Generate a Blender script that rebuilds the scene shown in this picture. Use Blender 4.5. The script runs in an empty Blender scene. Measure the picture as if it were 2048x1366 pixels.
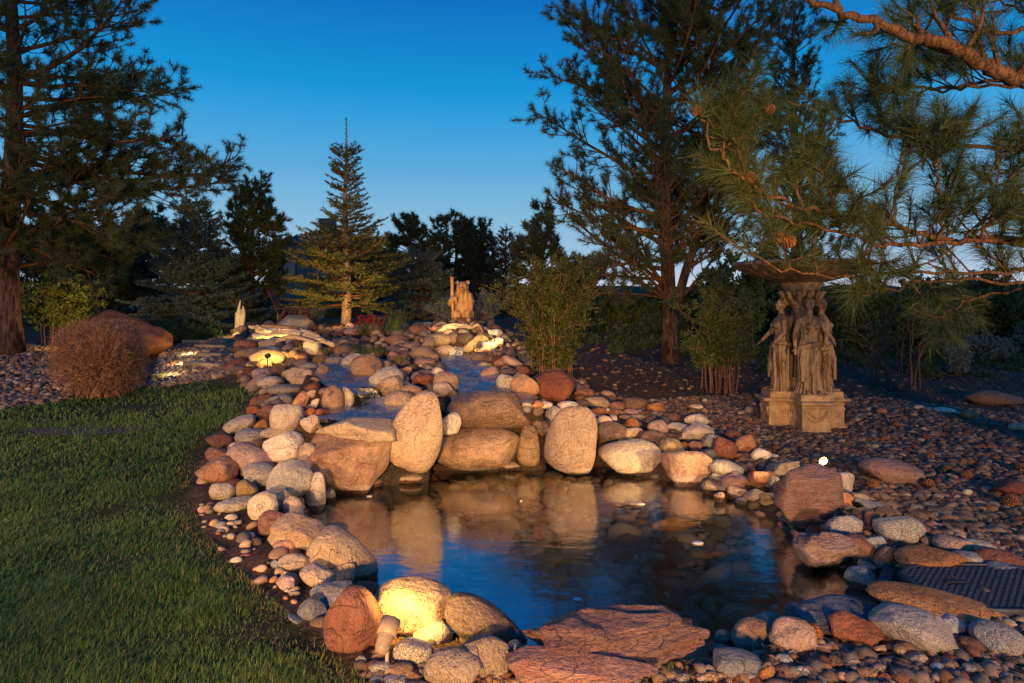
import bpy, bmesh, math, random
import numpy as np
from mathutils import Vector, Matrix, Euler

# ------------------------------------------------------------------ camera, sky, lamps, exposure
scene = bpy.context.scene
C = scene.collection
F, HZ, CAMH = 1300.0, 600.0, 1.5          # focal length and horizon row in photo pixels, eye height in metres
cam = bpy.data.cameras.new('camera')
cam_ob = bpy.data.objects.new('camera', cam)
C.objects.link(cam_ob)
cam_ob.location = (0, 0, CAMH)
cam_ob.rotation_euler = (math.radians(90), 0, 0)
cam.sensor_width = 36
cam.lens = 36 * F / 2048
cam.shift_y = (HZ - 683) / 2048
cam.clip_start, cam.clip_end = 0.05, 3000
scene.camera = cam_ob

world = bpy.data.worlds.new('World')
scene.world = world
world.use_nodes = True
wn = world.node_tree
tc = wn.nodes.new('ShaderNodeTexCoord')
sep = wn.nodes.new('ShaderNodeSeparateXYZ')
ramp = wn.nodes.new('ShaderNodeValToRGB')
wn.links.new(tc.outputs['Generated'], sep.inputs[0])
wn.links.new(sep.outputs['Z'], ramp.inputs[0])
wn.links.new(ramp.outputs[0], wn.nodes['Background'].inputs[0])
SKY = [(0.0, (.60, .55, .60)), (.02, (.50, .54, .64)), (.06, (.30, .46, .62)), (.13, (.19, .41, .59)), (.20, (.085, .335, .60)),
       (.267, (.026, .288, .60)), (.31, (.008, .245, .57)), (.42, (.004, .138, .46)), (.7, (.004, .11, .40)), (1.0, (.004, .09, .34))]
cr = ramp.color_ramp
while len(cr.elements) < len(SKY):
    cr.elements.new(0.5)
for e, (p, c) in zip(cr.elements, SKY):
    e.position = p
for e, (p, c) in zip(cr.elements, SKY):
    e.position, e.color = p, (*c, 1)
wn.nodes['Background'].inputs[1].default_value = 1.06

vs = scene.view_settings
vs.view_transform, vs.look, vs.exposure, vs.gamma = 'Standard', 'None', 0.18, 1.0
vs.use_curve_mapping = False
scene.render.engine = 'CYCLES'
cy = scene.cycles
cy.use_denoising = True
cy.max_bounces, cy.diffuse_bounces, cy.glossy_bounces, cy.transmission_bounces, cy.transparent_max_bounces = 6, 2, 3, 4, 12
cy.caustics_reflective = cy.caustics_refractive = False
cy.sample_clamp_indirect = 2.0
cy.use_light_tree = True

def aim(o, target):
    o.rotation_euler = (Vector(target) - Vector(o.location)).to_track_quat('-Z', 'Y').to_euler()

def spot(name, loc, target, watts, angle=90, blend=.6, color=(1, .62, .26), radius=.03):
    l = bpy.data.lights.new(name, 'SPOT')
    l.energy, l.spot_size, l.spot_blend, l.color, l.shadow_soft_size = watts, math.radians(angle), blend, color, radius
    o = bpy.data.objects.new(name, l); C.objects.link(o)
    o.location = loc; aim(o, target)
    return o

def bulb(name, loc, watts, color=(1, .62, .26), radius=.02):
    l = bpy.data.lights.new(name, 'POINT')
    l.energy, l.color, l.shadow_soft_size = watts, color, radius
    o = bpy.data.objects.new(name, l); C.objects.link(o)
    o.location = loc
    return o

# the house behind the camera: warm lights on its patio wall
spot('patio_wall_light', (4.4, -4.5, 1.75), (3.0, 8.2, 1.5), 3900, 66, 1.0, (1, .57, .27), .30)
spot('patio_wall_light', (-1.2, -5.5, 1.85), (0.2, 7.5, 0.45), 7600, 34, 1.0, (1, .52, .19), .25)
spot('patio_wall_light', (-6.5, -4.0, 2.2), (-5.0, 7.6, .4), 6200, 74, 1.0, (1, .54, .22), .45)

# ------------------------------------------------------------------ helpers
rng = np.random.default_rng(11)
random.seed(5)

class MB:
    """collects vertices and faces, builds ONE mesh object"""
    def __init__(self):
        self.v, self.t, self.q, self.n, self.c = [], [], [], 0, []
    def add(self, v, t=None, q=None, col=None):
        v = np.asarray(v, float).reshape(-1, 3)
        if t is not None and len(t): self.t.append(np.asarray(t, int).reshape(-1, 3) + self.n)
        if q is not None and len(q): self.q.append(np.asarray(q, int).reshape(-1, 4) + self.n)
        self.v.append(v); self.n += len(v)
        if col is not None:
            self.c.append(np.broadcast_to(np.asarray(col, float), (len(v), 3)))
    def mesh(self, name, mat=None, smooth=True):
        me = bpy.data.meshes.new(name)
        v = np.concatenate(self.v) if self.v else np.zeros((0, 3))
        t = np.concatenate(self.t) if self.t else np.zeros((0, 3), int)
        q = np.concatenate(self.q) if self.q else np.zeros((0, 4), int)
        me.vertices.add(len(v)); me.vertices.foreach_set('co', v.astype(np.float32).ravel())
        nl = len(t) * 3 + len(q) * 4
        me.loops.add(nl)
        me.loops.foreach_set('vertex_index', np.concatenate([t.ravel(), q.ravel()]).astype(np.int32))
        me.polygons.add(len(t) + len(q))
        st = np.concatenate([np.arange(len(t)) * 3, len(t) * 3 + np.arange(len(q)) * 4]).astype(np.int32)
        me.polygons.foreach_set('loop_start', st)
        me.polygons.foreach_set('use_smooth', np.full(len(t) + len(q), smooth))
        if self.c and sum(len(c) for c in self.c) == len(v):
            a = me.color_attributes.new('tint', 'FLOAT_COLOR', 'POINT')
            a.data.foreach_set('color', np.concatenate([np.concatenate(self.c), np.ones((len(v), 1))], 1).astype(np.float32).ravel())
        me.update(calc_edges=True); me.validate()
        if mat: me.materials.append(mat)
        return me
    def build(self, name, mat=None, parent=None, smooth=True):
        o = bpy.data.objects.new(name, self.mesh(name, mat, smooth)); C.objects.link(o)
        if parent is not None: o.parent = parent
        return o

def tag(o, label=None, cat=None, group=None, kind=None):
    if label: o['label'] = label
    if cat: o['category'] = cat
    if group: o['group'] = group
    if kind: o['kind'] = kind
    return o

def empty(name, loc, label, cat, group=None):
    o = bpy.data.objects.new(name, None); C.objects.link(o)
    o.location = loc; o.empty_display_size = .1
    return tag(o, label, cat, group)

def unit(a):
    a = np.asarray(a, float)
    return a / np.maximum(np.linalg.norm(a, axis=-1, keepdims=True), 1e-9)

def perp(d):
    d = unit(d)
    h = np.where(np.abs(d[..., 2:3]) > .9, np.array([1., 0, 0]), np.array([0, 0, 1.]))
    a = unit(np.cross(d, h))
    return a, np.cross(d, a)

def add_tube(mb, pts, rad, n=6, cap=True, col=None):
    pts = np.asarray(pts, float); m = len(pts)
    rad = np.broadcast_to(np.asarray(rad, float), (m,))
    tan = unit(np.gradient(pts, axis=0))
    a0, _ = perp(tan[0])
    A = np.zeros((m, 3)); a = a0
    for i in range(m):
        a = a - tan[i] * np.dot(a, tan[i]); a = a / max(np.linalg.norm(a), 1e-9); A[i] = a
    B = np.cross(tan, A)
    th = np.arange(n) * 2 * math.pi / n
    v = pts[:, None] + rad[:, None, None] * (np.cos(th)[None, :, None] * A[:, None] + np.sin(th)[None, :, None] * B[:, None])
    i = np.arange(m - 1)[:, None] * n; j = np.arange(n)[None]; k = (j + 1) % n
    q = np.stack([i + j, i + k, i + n + k, i + n + j], -1).reshape(-1, 4)
    v = v.reshape(-1, 3); t = None
    if cap:
        v = np.concatenate([v, pts[:1], pts[-1:]])
        jj = np.arange(n); kk = (jj + 1) % n
        t = np.concatenate([np.stack([np.full(n, m * n), kk, jj], 1), np.stack([np.full(n, m * n + 1), (m - 1) * n + jj, (m - 1) * n + kk], 1)])
    mb.add(v, t, q, col)

def add_box(mb, c, s, rot=None, bevel=0.0):
    """box centred at c with size s; a small chamfer when bevel > 0"""
    bm = bmesh.new(); bmesh.ops.create_cube(bm, size=1)
    for v in bm.verts: v.co = Vector((v.co.x * s[0], v.co.y * s[1], v.co.z * s[2]))
    if bevel: bmesh.ops.bevel(bm, geom=bm.edges[:], offset=bevel, segments=1, affect='EDGES', profile=.5)
    add_bm(mb, bm, c, rot)

def add_bm(mb, bm, loc=(0, 0, 0), rot=None):
    bmesh.ops.triangulate(bm, faces=bm.faces[:])
    bm.verts.index_update()
    v = np.array([x.co[:] for x in bm.verts]); t = np.array([[x.index for x in f.verts] for f in bm.faces])
    bm.free()
    if rot is not None: v = v @ np.array(Euler(rot).to_matrix()).T
    mb.add(v + np.array(loc), t)

def lathe(mb, prof, n=32, loc=(0, 0, 0), flute=None):
    """prof: list of (r, z); flute(th, i) scales the radius"""
    prof = np.asarray(prof, float); m = len(prof)
    th = np.arange(n) * 2 * math.pi / n
    R = prof[:, 0][:, None] * (np.ones((m, n)) if flute is None else flute(th[None], np.arange(m)[:, None]))
    v = np.stack([R * np.cos(th), R * np.sin(th), np.broadcast_to(prof[:, 1][:, None], (m, n))], -1).reshape(-1, 3) + np.array(loc)
    i = np.arange(m - 1)[:, None] * n; j = np.arange(n)[None]; k = (j + 1) % n
    mb.add(v, None, np.stack([i + j, i + k, i + n + k, i + n + j], -1).reshape(-1, 4))

def ico(sub):
    bm = bmesh.new(); bmesh.ops.create_icosphere(bm, subdivisions=sub, radius=1)
    bm.verts.index_update()
    v = np.array([x.co[:] for x in bm.verts]); t = np.array([[x.index for x in f.verts] for f in bm.faces]); bm.free()
    return v, t
ICO = {s: ico(s) for s in (1, 2, 3, 4, 5)}

def wavy(p, seed, freq, n=10):
    """smooth pseudo-noise in about -1..1 at points p"""
    r = np.random.default_rng(seed); o = np.zeros(len(p))
    for _ in range(n):
        k = r.normal(size=3); k = k / np.linalg.norm(k) * freq * r.uniform(.6, 1.5)
        o += np.sin(p @ k + r.uniform(0, 6.28))
    return o / math.sqrt(n) * .9

def remesh(mb, name, voxel, mat, parent=None, smooth_it=3):
    """one continuous surface from overlapping pieces"""
    o = mb.build('tmp', mat)
    m = o.modifiers.new('r', 'REMESH'); m.mode = 'VOXEL'; m.voxel_size = voxel; m.use_smooth_shade = True
    if smooth_it:
        s = o.modifiers.new('s', 'SMOOTH'); s.factor = .5; s.iterations = smooth_it
    dg = bpy.context.evaluated_depsgraph_get()
    me = bpy.data.meshes.new_from_object(o.evaluated_get(dg)); me.name = name
    bpy.data.objects.remove(o)
    me.polygons.foreach_set('use_smooth', np.ones(len(me.polygons), bool))
    if not me.materials: me.materials.append(mat)
    ob = bpy.data.objects.new(name, me); C.objects.link(ob)
    if parent is not None: ob.parent = parent
    return ob

def add_ell(mb, c, r, sub=3, rot=None, seed=None, amp=0):
    v, t = ICO[sub]
    w = v * (1 + (amp * wavy(v, seed, 3.0) if seed is not None else 0))[:, None] if seed is not None else v.copy()
    w = w * np.array(r)
    if rot is not None: w = w @ np.array(Euler(rot).to_matrix()).T
    mb.add(w + np.array(c), t)

# ------------------------------------------------------------------ terrain
def at(u, v, y):
    """the point on the line of sight of photo pixel (u, v) at depth y"""
    return np.array([(u - 1024) / F * y, y, CAMH - (v - HZ) / F * y])

CP = [(50, 1366, 0), (400, 1366, 0), (650, 1340, 0), (100, 1100, 0), (300, 1000, 0), (400, 1100, 0), (200, 850, .08), (50, 850, .10), (560, 1200, -.01),
      (450, 780, .25), (300, 770, .22), (20, 800, .15), (400, 735, .38), (400, 690, .60), (60, 690, .55), (330, 700, .55),
      (430, 960, .03), (470, 900, .10), (540, 870, .20), (520, 800, .30), (500, 740, .48), (480, 690, .62), (600, 840, .38), (560, 960, .02), (500, 1000, 0),
      (560, 1060, -.02), (640, 1170, -.03), (700, 1230, -.02), (640, 960, .10),
      (720, 815, .44), (670, 745, .60), (740, 735, .68), (850, 775, .52), (830, 740, .62), (760, 690, .76), (620, 700, .68), (560, 660, .85), (640, 660, .90),
      (975, 790, .53), (925, 720, .62), (910, 697, .74), (920, 664, .98), (850, 800, .45), (700, 850, .40), (980, 805, .50), (780, 830, .44),
      (1100, 755, .54), (1040, 720, .66), (1150, 815, .33), (1200, 850, .20), (1250, 805, .25), (1330, 845, .10), (1400, 875, .05), (1450, 905, .02),
      (1230, 900, .02), (1340, 930, -.02), (1130, 890, .12), (1040, 870, .3),
      (925, 648, 1.06), (690, 648, 1.0), (580, 648, 1.0), (850, 648, 1.02), (1000, 655, .98), (480, 650, .85),
      (1605, 855, 0), (1450, 790, .12), (1300, 720, .35), (1120, 730, .56), (1700, 770, .10), (1900, 700, .30), (2000, 790, .05), (2040, 900, 0),
      (1800, 1000, 0), (2000, 1200, 0), (1700, 1366, 0), (1200, 1366, 0), (1000, 1366, 0), (1560, 950, 0), (1640, 1040, .02), (1750, 1090, 0), (1800, 1240, -.01), (1500, 1330, -.01),
      (850, 1320, -.01)]
cpw = [at(u, v, (CAMH - z) * F / (v - HZ)) for u, v, z in CP]
cpw += [np.array(p) for p in [(-8, 2, 0), (-5, 0, 0), (-2, -2, 0), (0, 0, 0), (2, 0, 0), (5, 1, 0), (8, 4, 0), (0, -12, 0), (-10, -10, 0), (10, -10, 0), (-9, 6, .1),
        (9, 9, .05), (12, 14, .25), (16, 20, .6), (8, 20, .65), (2, 18, .85), (-4, 18, 1.0), (-9, 17, .8), (-14, 16, .7), (-15, 9, .3), (-20, 24, .95), (-8, 24, 1.05), (4, 25, 1.0),
        (20, 26, .8), (14, 5, 0), (-14, 2, 0)]]
cpw = np.array(cpw)
_n = len(cpw)
_D = np.linalg.norm(cpw[:, None, :2] - cpw[None, :, :2], axis=-1)
_A = np.zeros((_n + 1, _n + 1)); _A[:_n, :_n] = _D; _A[:_n, _n] = 1; _A[_n, :_n] = 1
_w = np.linalg.solve(_A - np.diag([*([.02] * _n), 0]), np.append(cpw[:, 2], 0))
WATER = -.12

def world_poly(px, z):
    return np.array([at(u, v, (CAMH - z) * F / (v - HZ))[:2] for u, v in px])

POND = world_poly([(650, 990), (636, 1045), (680, 1090), (745, 1165), (770, 1210), (900, 1255), (1050, 1290), (1200, 1310), (1400, 1310), (1480, 1280), (1600, 1235),
                   (1720, 1200), (1745, 1165), (1690, 1150), (1600, 1115), (1595, 1080), (1545, 1055), (1440, 1000), (1340, 970), (1200, 946), (1080, 937), (980, 938),
                   (860, 944), (770, 955), (700, 975)], WATER)

def inside(p, poly):
    p = np.asarray(p); r = np.zeros(len(p), bool); q = np.roll(poly, -1, 0)
    for a, b in zip(poly, q):
        c = (a[1] > p[:, 1]) != (b[1] > p[:, 1])
        with np.errstate(divide='ignore', invalid='ignore'):
            x = (b[0] - a[0]) * (p[:, 1] - a[1]) / (b[1] - a[1]) + a[0]
        r ^= c & (p[:, 0] < x)
    return r

def polydist(p, poly, closed=True):
    p = np.asarray(p); best = np.full(len(p), 1e9); par = np.zeros(len(p))
    q = np.roll(poly, -1, 0)
    m = len(poly) if closed else len(poly) - 1
    for i in range(m):
        a, b = poly[i], q[i]; d = b - a
        s = np.clip(((p - a) @ d) / max(d @ d, 1e-9), 0, 1)
        L = np.linalg.norm(p - a - s[:, None] * d, axis=1)
        k = L < best; best[k] = L[k]; par[k] = i + s[k]
    return best, par

# two streams: (photo column, photo row, water level, half width)
STREAMS = [[(905, 706, .66, .20), (925, 722, .61, .27), (945, 748, .575, .24), (968, 772, .55, .26), (985, 792, .53, .36), (985, 806, .52, .34)],
           [(662, 728, .63, .16), (678, 742, .615, .24), (698, 762, .60, .26), (712, 778, .585, .2), (728, 797, .475, .2), (738, 812, .455, .33), (735, 830, .44, .40), (725, 842, .435, .40)]]
SW = []
for s in STREAMS:
    SW.append(np.array([[*at(u, v, (CAMH - z) * F / (v - HZ))[:2], z, hw] for u, v, z, hw in s]))

def height(p):
    p = np.asarray(p, float).reshape(-1, 2); out = np.empty(len(p))
    for i in range(0, len(p), 4000):
        q = p[i:i + 4000]
        out[i:i + 4000] = np.linalg.norm(q[:, None] - cpw[None, :, :2], axis=-1) @ _w[:-1] + _w[-1]
    far = np.clip((np.hypot(p[:, 0], p[:, 1]) - 20) / 12, 0, 1); far = far * far * (3 - 2 * far)
    out = out * (1 - far) + far * (1.02 + .03 * np.sin(p[:, 0] * .2) + .03 * np.cos(p[:, 1] * .17))
    near = (np.abs(p[:, 0]) < 4) & (p[:, 1] > 2) & (p[:, 1] < 12)
    if near.any():
        q = p[near]; h = out[near]
        d, _ = polydist(q, POND); ins = inside(q, POND)
        wall = (q[:, 1] > 5.2) & (q[:, 0] > -1.75) & (q[:, 0] < 1.05)
        k = np.where(wall, np.clip((d - .34) / .22, 0, 1), np.clip(d / .28, 0, 1))
        h = np.where(ins, -.20 - .24 * np.clip(d / .8, 0, 1), -.20 * (1 - k) + np.maximum(h, -.06) * k)
        for s in SW:
            d, t = polydist(q, s[:, :2], False)
            z = np.interp(t, np.arange(len(s)), s[:, 2]); hw = np.interp(t, np.arange(len(s)), s[:, 3])
            e = np.clip((d - hw) / .18, 0, 1)
            ends = (t > .02) & (t < len(s) - 1.02)
            h = np.where((d < hw + .18) & ends, (z - .07) * (1 - e) + np.maximum(h, z) * e, h)
        out[near] = h
    return out

def hz(x, y):
    return float(height([(x, y)])[0])

_ys = np.geomspace(1.3, 260, 1300)
def hit(u, v, water=True):
    """where the line of sight of photo pixel (u, v) first meets the ground"""
    P = np.stack([(u - 1024) / F * _ys, _ys], 1)
    g = height(P)
    if water: g = np.maximum(g, WATER)
    z = CAMH - (v - HZ) / F * _ys
    i = np.argmax(z < g)
    if z[i] >= g[i]: i = len(_ys) - 1
    if i:
        a = (z[i - 1] - g[i - 1]) / max((z[i - 1] - g[i - 1]) - (z[i] - g[i]), 1e-9)
        y = _ys[i - 1] + a * (_ys[i] - _ys[i - 1])
    else: y = _ys[0]
    return at(u, v, y)

def ground_poly(px):
    return np.array([hit(u, v)[:2] for u, v in px])

# ------------------------------------------------------------------ materials
class G:
    """small wrapper to write node trees"""
    def __init__(self, name):
        self.m = bpy.data.materials.new(name); self.m.use_nodes = True
        self.t = self.m.node_tree; self.p = self.t.nodes['Principled BSDF']; self.o = self.t.nodes['Material Output']
    def n(self, typ, **kw):
        x = self.t.nodes.new(typ)
        for k, v in kw.items(): setattr(x, k, v)
        return x
    def l(self, a, b): self.t.links.new(a, b)
    def set(self, sock, v):
        if isinstance(v, bpy.types.NodeSocket): self.l(v, sock)
        elif isinstance(v, (tuple, list)) and len(v) == 3 and sock.type == 'RGBA': sock.default_value = (*v, 1)
        else: sock.default_value = v
    def noise(self, vec, scale, detail=4, rough=.55, dist=0):
        x = self.n('ShaderNodeTexNoise'); self.set(x.inputs['Vector'], vec)
        x.inputs['Scale'].default_value, x.inputs['Detail'].default_value = scale, detail
        x.inputs['Roughness'].default_value, x.inputs['Distortion'].default_value = rough, dist
        return x.outputs['Fac']
    def math(self, op, a, b=0.0, clamp=False):
        x = self.n('ShaderNodeMath', operation=op); x.use_clamp = clamp
        self.set(x.inputs[0], a); self.set(x.inputs[1], b)
        return x.outputs[0]
    def step(self, v, a, b, c=0.0, d=1.0):
        x = self.n('ShaderNodeMapRange', interpolation_type='SMOOTHSTEP')
        self.set(x.inputs[0], v)
        for i, y in enumerate((a, b, c, d)): x.inputs[1 + i].default_value = y
        return x.outputs[0]
    def mix(self, f, a, b, blend='MIX'):
        x = self.n('ShaderNodeMix', data_type='RGBA', blend_type=blend)
        self.set(x.inputs[0], f); self.set(x.inputs[6], a); self.set(x.inputs[7], b)
        return x.outputs[2]
    def vmul(self, v, s):
        x = self.n('ShaderNodeVectorMath', operation='MULTIPLY'); self.l(v, x.inputs[0]); x.inputs[1].default_value = s
        return x.outputs[0]
    def coords(self, rand=True):
        c = self.n('ShaderNodeTexCoord').outputs['Object']
        if not rand: return c
        r = self.n('ShaderNodeObjectInfo').outputs['Random']
        a = self.n('ShaderNodeVectorMath', operation='ADD'); self.l(c, a.inputs[0]); self.l(self.math('MULTIPLY', r, 37.0), a.inputs[1])
        return a.outputs[0]
    def bump(self, h, strength, dist=.01, nrm=None):
        b = self.n('ShaderNodeBump'); b.inputs['Strength'].default_value, b.inputs['Distance'].default_value = strength, dist
        self.l(h, b.inputs['Height'])
        if nrm is not None: self.l(nrm, b.inputs['Normal'])
        return b.outputs[0]
    def fin(self, col, rough=.8, nrm=None, spec=.3):
        self.set(self.p.inputs['Base Color'], col); self.set(self.p.inputs['Roughness'], rough)
        self.p.inputs['Specular IOR Level'].default_value = spec
        if nrm is not None: self.l(nrm, self.p.inputs['Normal'])
        return self.m

def rock_mat(name, c1, c2, c3, grain=.5, layered=False, wet=False, scale=1.0):
    g = G(name); P = g.coords()
    Q = g.vmul(P, (1, 1, 5)) if layered else P
    n1 = g.noise(Q, 7 * scale, 6, .6, .6); n2 = g.noise(P, 3 * scale, 3); n3 = g.noise(P, 150, 2, .7); n4 = g.noise(Q, 30, 5, .65)
    col = g.mix(g.step(n1, .38, .64), c1, c2)
    col = g.mix(g.step(n2, .50, .68), col, c3)
    col = g.mix(g.math('MULTIPLY', g.step(n4, .50, .64), .6), col, tuple(x * .40 for x in c1))
    n5 = g.noise(P, 11, 5, .7, 1.5); col = g.mix(g.math('MULTIPLY', g.step(n5, .55, .68), .55), col, tuple(min(1, x * 1.35 + .04) for x in c2))
    n6 = g.noise(P, 2.6, 3, .55, 1.2); crack = g.step(g.math('ABSOLUTE', g.math('SUBTRACT', n6, .5)), 0, .006, 1, 0); col = g.mix(g.math('MULTIPLY', crack, .4), col, tuple(x * .25 for x in c1))
    sp = g.step(n3, .36, .66)
    col = g.mix(grain, col, g.mix(sp, tuple(x * .35 for x in c1), tuple(min(1, x * 1.55 + .03) for x in c2)))
    r = g.n('ShaderNodeObjectInfo').outputs['Random']
    br = g.step(g.math('FRACT', g.math('MULTIPLY', r, 7.31)), 0, 1, .68, 1.22)
    v = g.n('ShaderNodeHueSaturation'); g.l(br, v.inputs['Value']); g.l(col, v.inputs['Color'])
    g.l(g.step(g.math('FRACT', g.math('MULTIPLY', r, 3.77)), 0, 1, .494, .507), v.inputs['Hue'])
    g.l(g.step(g.math('FRACT', g.math('MULTIPLY', r, 5.13)), 0, 1, .78, 1.04), v.inputs['Saturation'])
    col = v.outputs[0]
    # pond rocks: pale mineral band above the water, dark wet band at it
    z = g.n('ShaderNodeSeparateXYZ'); geo = g.n('ShaderNodeNewGeometry'); g.l(geo.outputs['Position'], z.inputs[0])
    zz = g.math('ADD', z.outputs[2], g.math('MULTIPLY', g.math('SUBTRACT', n1, .5), .05))
    band = g.math('MULTIPLY', g.step(zz, -.085, -.07), g.step(zz, -.05, -.015, 1, 0))
    col = g.mix(g.math('MULTIPLY', band, .45), col, (.5, .42, .33))
    damp = g.step(zz, -.088, -.074, 1, 0)
    col = g.mix(g.math('MULTIPLY', damp, .8), col, (.03, .014, .007))
    rough = g.step(damp, 0, 1, .82, .3)
    if wet:
        w = g.step(g.noise(P, 5, 3), .40, .56)
        col = g.mix(g.math('MULTIPLY', w, .55), col, g.mix(.5, col, (.05, .022, .008), 'MULTIPLY'))
        rough = g.step(w, 0, 1, .55, .22)
    h = g.math('SUBTRACT', g.math('ADD', g.math('MULTIPLY', n4, 1.0), g.math('ADD', g.math('MULTIPLY', n1, 1.6), g.math('MULTIPLY', n3, .25))), g.math('MULTIPLY', crack, .35))
    return g.fin(col, rough, g.bump(h, 1.0, .026), .35)

RM = {
    'T': rock_mat('tan_granite', (.36, .25, .16), (.44, .33, .22), (.30, .17, .09), .45),
    'B': rock_mat('beige_granite', (.46, .36, .26), (.54, .45, .34), (.38, .26, .17), .40),
    'G': rock_mat('grey_granite', (.24, .22, .20), (.33, .30, .27), (.28, .22, .17), .45),
    'U': rock_mat('bluish_slate', (.19, .21, .25), (.27, .29, .33), (.24, .22, .21), .30),
    'R': rock_mat('rust_red_sandstone', (.17, .058, .030), (.24, .088, .045), (.11, .04, .025), .25),
    'O': rock_mat('orange_sandstone', (.40, .16, .06), (.48, .24, .10), (.30, .10, .04), .25),
    'P': rock_mat('pink_sandstone', (.38, .21, .155), (.48, .31, .24), (.27, .12, .08), .35),
    'N': rock_mat('brown_stone', (.20, .115, .07), (.27, .17, .11), (.15, .085, .055), .35),
    'D': rock_mat('dark_brown_stone', (.10, .06, .045), (.14, .09, .065), (.07, .045, .035), .30),
    'W': rock_mat('pale_cream_stone', (.55, .47, .36), (.64, .57, .46), (.48, .37, .26), .30),
    'S': rock_mat('speckled_granite', (.34, .29, .21), (.48, .42, .32), (.30, .24, .17), .75),
    'L': rock_mat('layered_red_sandstone', (.30, .13, .085), (.40, .22, .16), (.22, .075, .045), .30, True),
    'I': rock_mat('layered_pink_sandstone', (.36, .18, .14), (.50, .32, .27), (.25, .09, .06), .45, True),
    'w': rock_mat('wet_brown_boulder', (.27, .17, .10), (.34, .23, .14), (.20, .10, .05), .60, False, True),
    'o': rock_mat('wet_orange_boulder', (.42, .19, .075), (.52, .30, .15), (.26, .075, .025), .35, False, True),
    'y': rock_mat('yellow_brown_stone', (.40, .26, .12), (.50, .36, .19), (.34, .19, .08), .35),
    'b': rock_mat('blue_grey_rough_stone', (.15, .165, .20), (.24, .26, .30), (.12, .10, .11), .35),
}
CNAME = {'T': 'tan', 'B': 'beige', 'G': 'grey', 'U': 'blue-grey', 'R': 'rust-red', 'O': 'orange', 'P': 'pinkish', 'N': 'brown', 'D': 'dark brown', 'W': 'pale cream',
         'S': 'speckled', 'L': 'red', 'I': 'pink', 'w': 'wet brown', 'o': 'orange-brown', 'y': 'yellowish', 'b': 'blue-grey'}

def tint_mat(name, rough=.85, bump=.5, scale=90, var=.5):
    g = G(name)
    a = g.n('ShaderNodeAttribute', attribute_name='tint')
    P = g.coords(False); n = g.noise(P, scale, 4, .65); n2 = g.noise(P, scale / 6, 3)
    col = g.mix(var, a.outputs['Color'], g.mix(g.step(n, .3, .7), (.25, .25, .25), (1.5, 1.45, 1.4)), 'MULTIPLY')
    return g.fin(col, rough, g.bump(g.math('ADD', n, g.math('MULTIPLY', n2, .6)), bump, .02), .2)
M_ground = tint_mat('ground_soil', .95, .9, 45, .75)
M_pebble = tint_mat('river_pebble', .75, .25, 160, .4)
M_grass = tint_mat('grass_blade', .6, 0, 10, .1)
M_straw = tint_mat('pine_straw', .8, 0, 10, .1)

def leaf_mat(name, c1, c2, trans=.3, scale=2.0, rough=.55):
    g = G(name); P = g.coords(False)
    n = g.noise(P, scale, 3); n2 = g.noise(P, 40, 1)
    col = g.mix(g.step(g.math('ADD', g.math('MULTIPLY', n, .6), g.math('MULTIPLY', n2, .4)), .36, .64), c1, c2)
    g.fin(col, rough, None, .25)
    t = g.n('ShaderNodeBsdfTranslucent'); g.l(col, t.inputs[0])
    m = g.n('ShaderNodeMixShader'); m.inputs[0].default_value = trans
    g.l(g.p.outputs[0], m.inputs[1]); g.l(t.outputs[0], m.inputs[2]); g.l(m.outputs[0], g.o.inputs[0])
    return g.m

def bark_mat(name, c1, c2, scale=14, stretch=.25, depth=.03):
    g = G(name); P = g.vmul(g.coords(), (1, 1, stretch))
    n = g.noise(P, scale, 6, .65, 1.2); n2 = g.noise(P, scale * 4, 3)
    col = g.mix(g.step(n, .40, .62), c1, c2)
    return g.fin(col, .9, g.bump(g.math('ADD', n, g.math('MULTIPLY', n2, .4)), 1, depth), .2)

M_bark = bark_mat('pine_bark', (.035, .02, .014), (.15, .085, .055))
M_limb = bark_mat('pine_limb_bark', (.055, .028, .014), (.20, .10, .045), 34, .4, .006)
M_twig = bark_mat('shrub_stem_bark', (.09, .045, .03), (.18, .10, .065), 60, .3, .004)
M_firbark = bark_mat('fir_bark', (.14, .10, .07), (.30, .22, .15), 22, .5, .01)
M_needle = leaf_mat('pine_needles', (.040, .062, .024), (.085, .105, .040), .25, 1.2)
M_needle_near = leaf_mat('long_pine_needles', (.045, .074, .020), (.105, .135, .040), .3, 2.5)
M_fir = leaf_mat('fir_needles', (.045, .060, .018), (.085, .095, .028), .2, 1.5)
M_spruce = leaf_mat('blue_spruce_needles', (.055, .085, .072), (.100, .140, .120), .15, 1.5)
M_far = leaf_mat('distant_pine_needles', (.026, .042, .026), (.058, .075, .042), .15, .8)
M_leaf = leaf_mat('shrub_leaves', (.038, .060, .014), (.085, .098, .024), .35, 4)
M_leaf3 = leaf_mat('lit_tone_shrub_leaves', (.085, .125, .022), (.17, .20, .04), .4, 4)  # lamplight on the left shrub put into a lighter, yellower leaf colour
M_leaf2 = leaf_mat('dark_shrub_leaves', (.035, .066, .020), (.080, .115, .034), .3, 4)
M_sage = leaf_mat('sage_leaves', (.10, .135, .12), (.17, .21, .19), .2, 5)
M_dry = leaf_mat('dry_twigs', (.15, .065, .034), (.40, .225, .12), .1, 14)
M_juniper = leaf_mat('juniper_foliage', (.030, .062, .028), (.065, .11, .045), .2, 5)
M_blade = leaf_mat('ornamental_grass_blades', (.05, .09, .022), (.12, .16, .05), .3, 6)
M_blade_dry = leaf_mat('dry_grass_blades', (.22, .17, .07), (.34, .27, .12), .3, 6)
M_red = leaf_mat('red_petals', (.55, .008, .012), (.75, .02, .03), .3, 20)
M_white = leaf_mat('white_petals', (.6, .55, .5), (.75, .7, .62), .3, 20)

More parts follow.
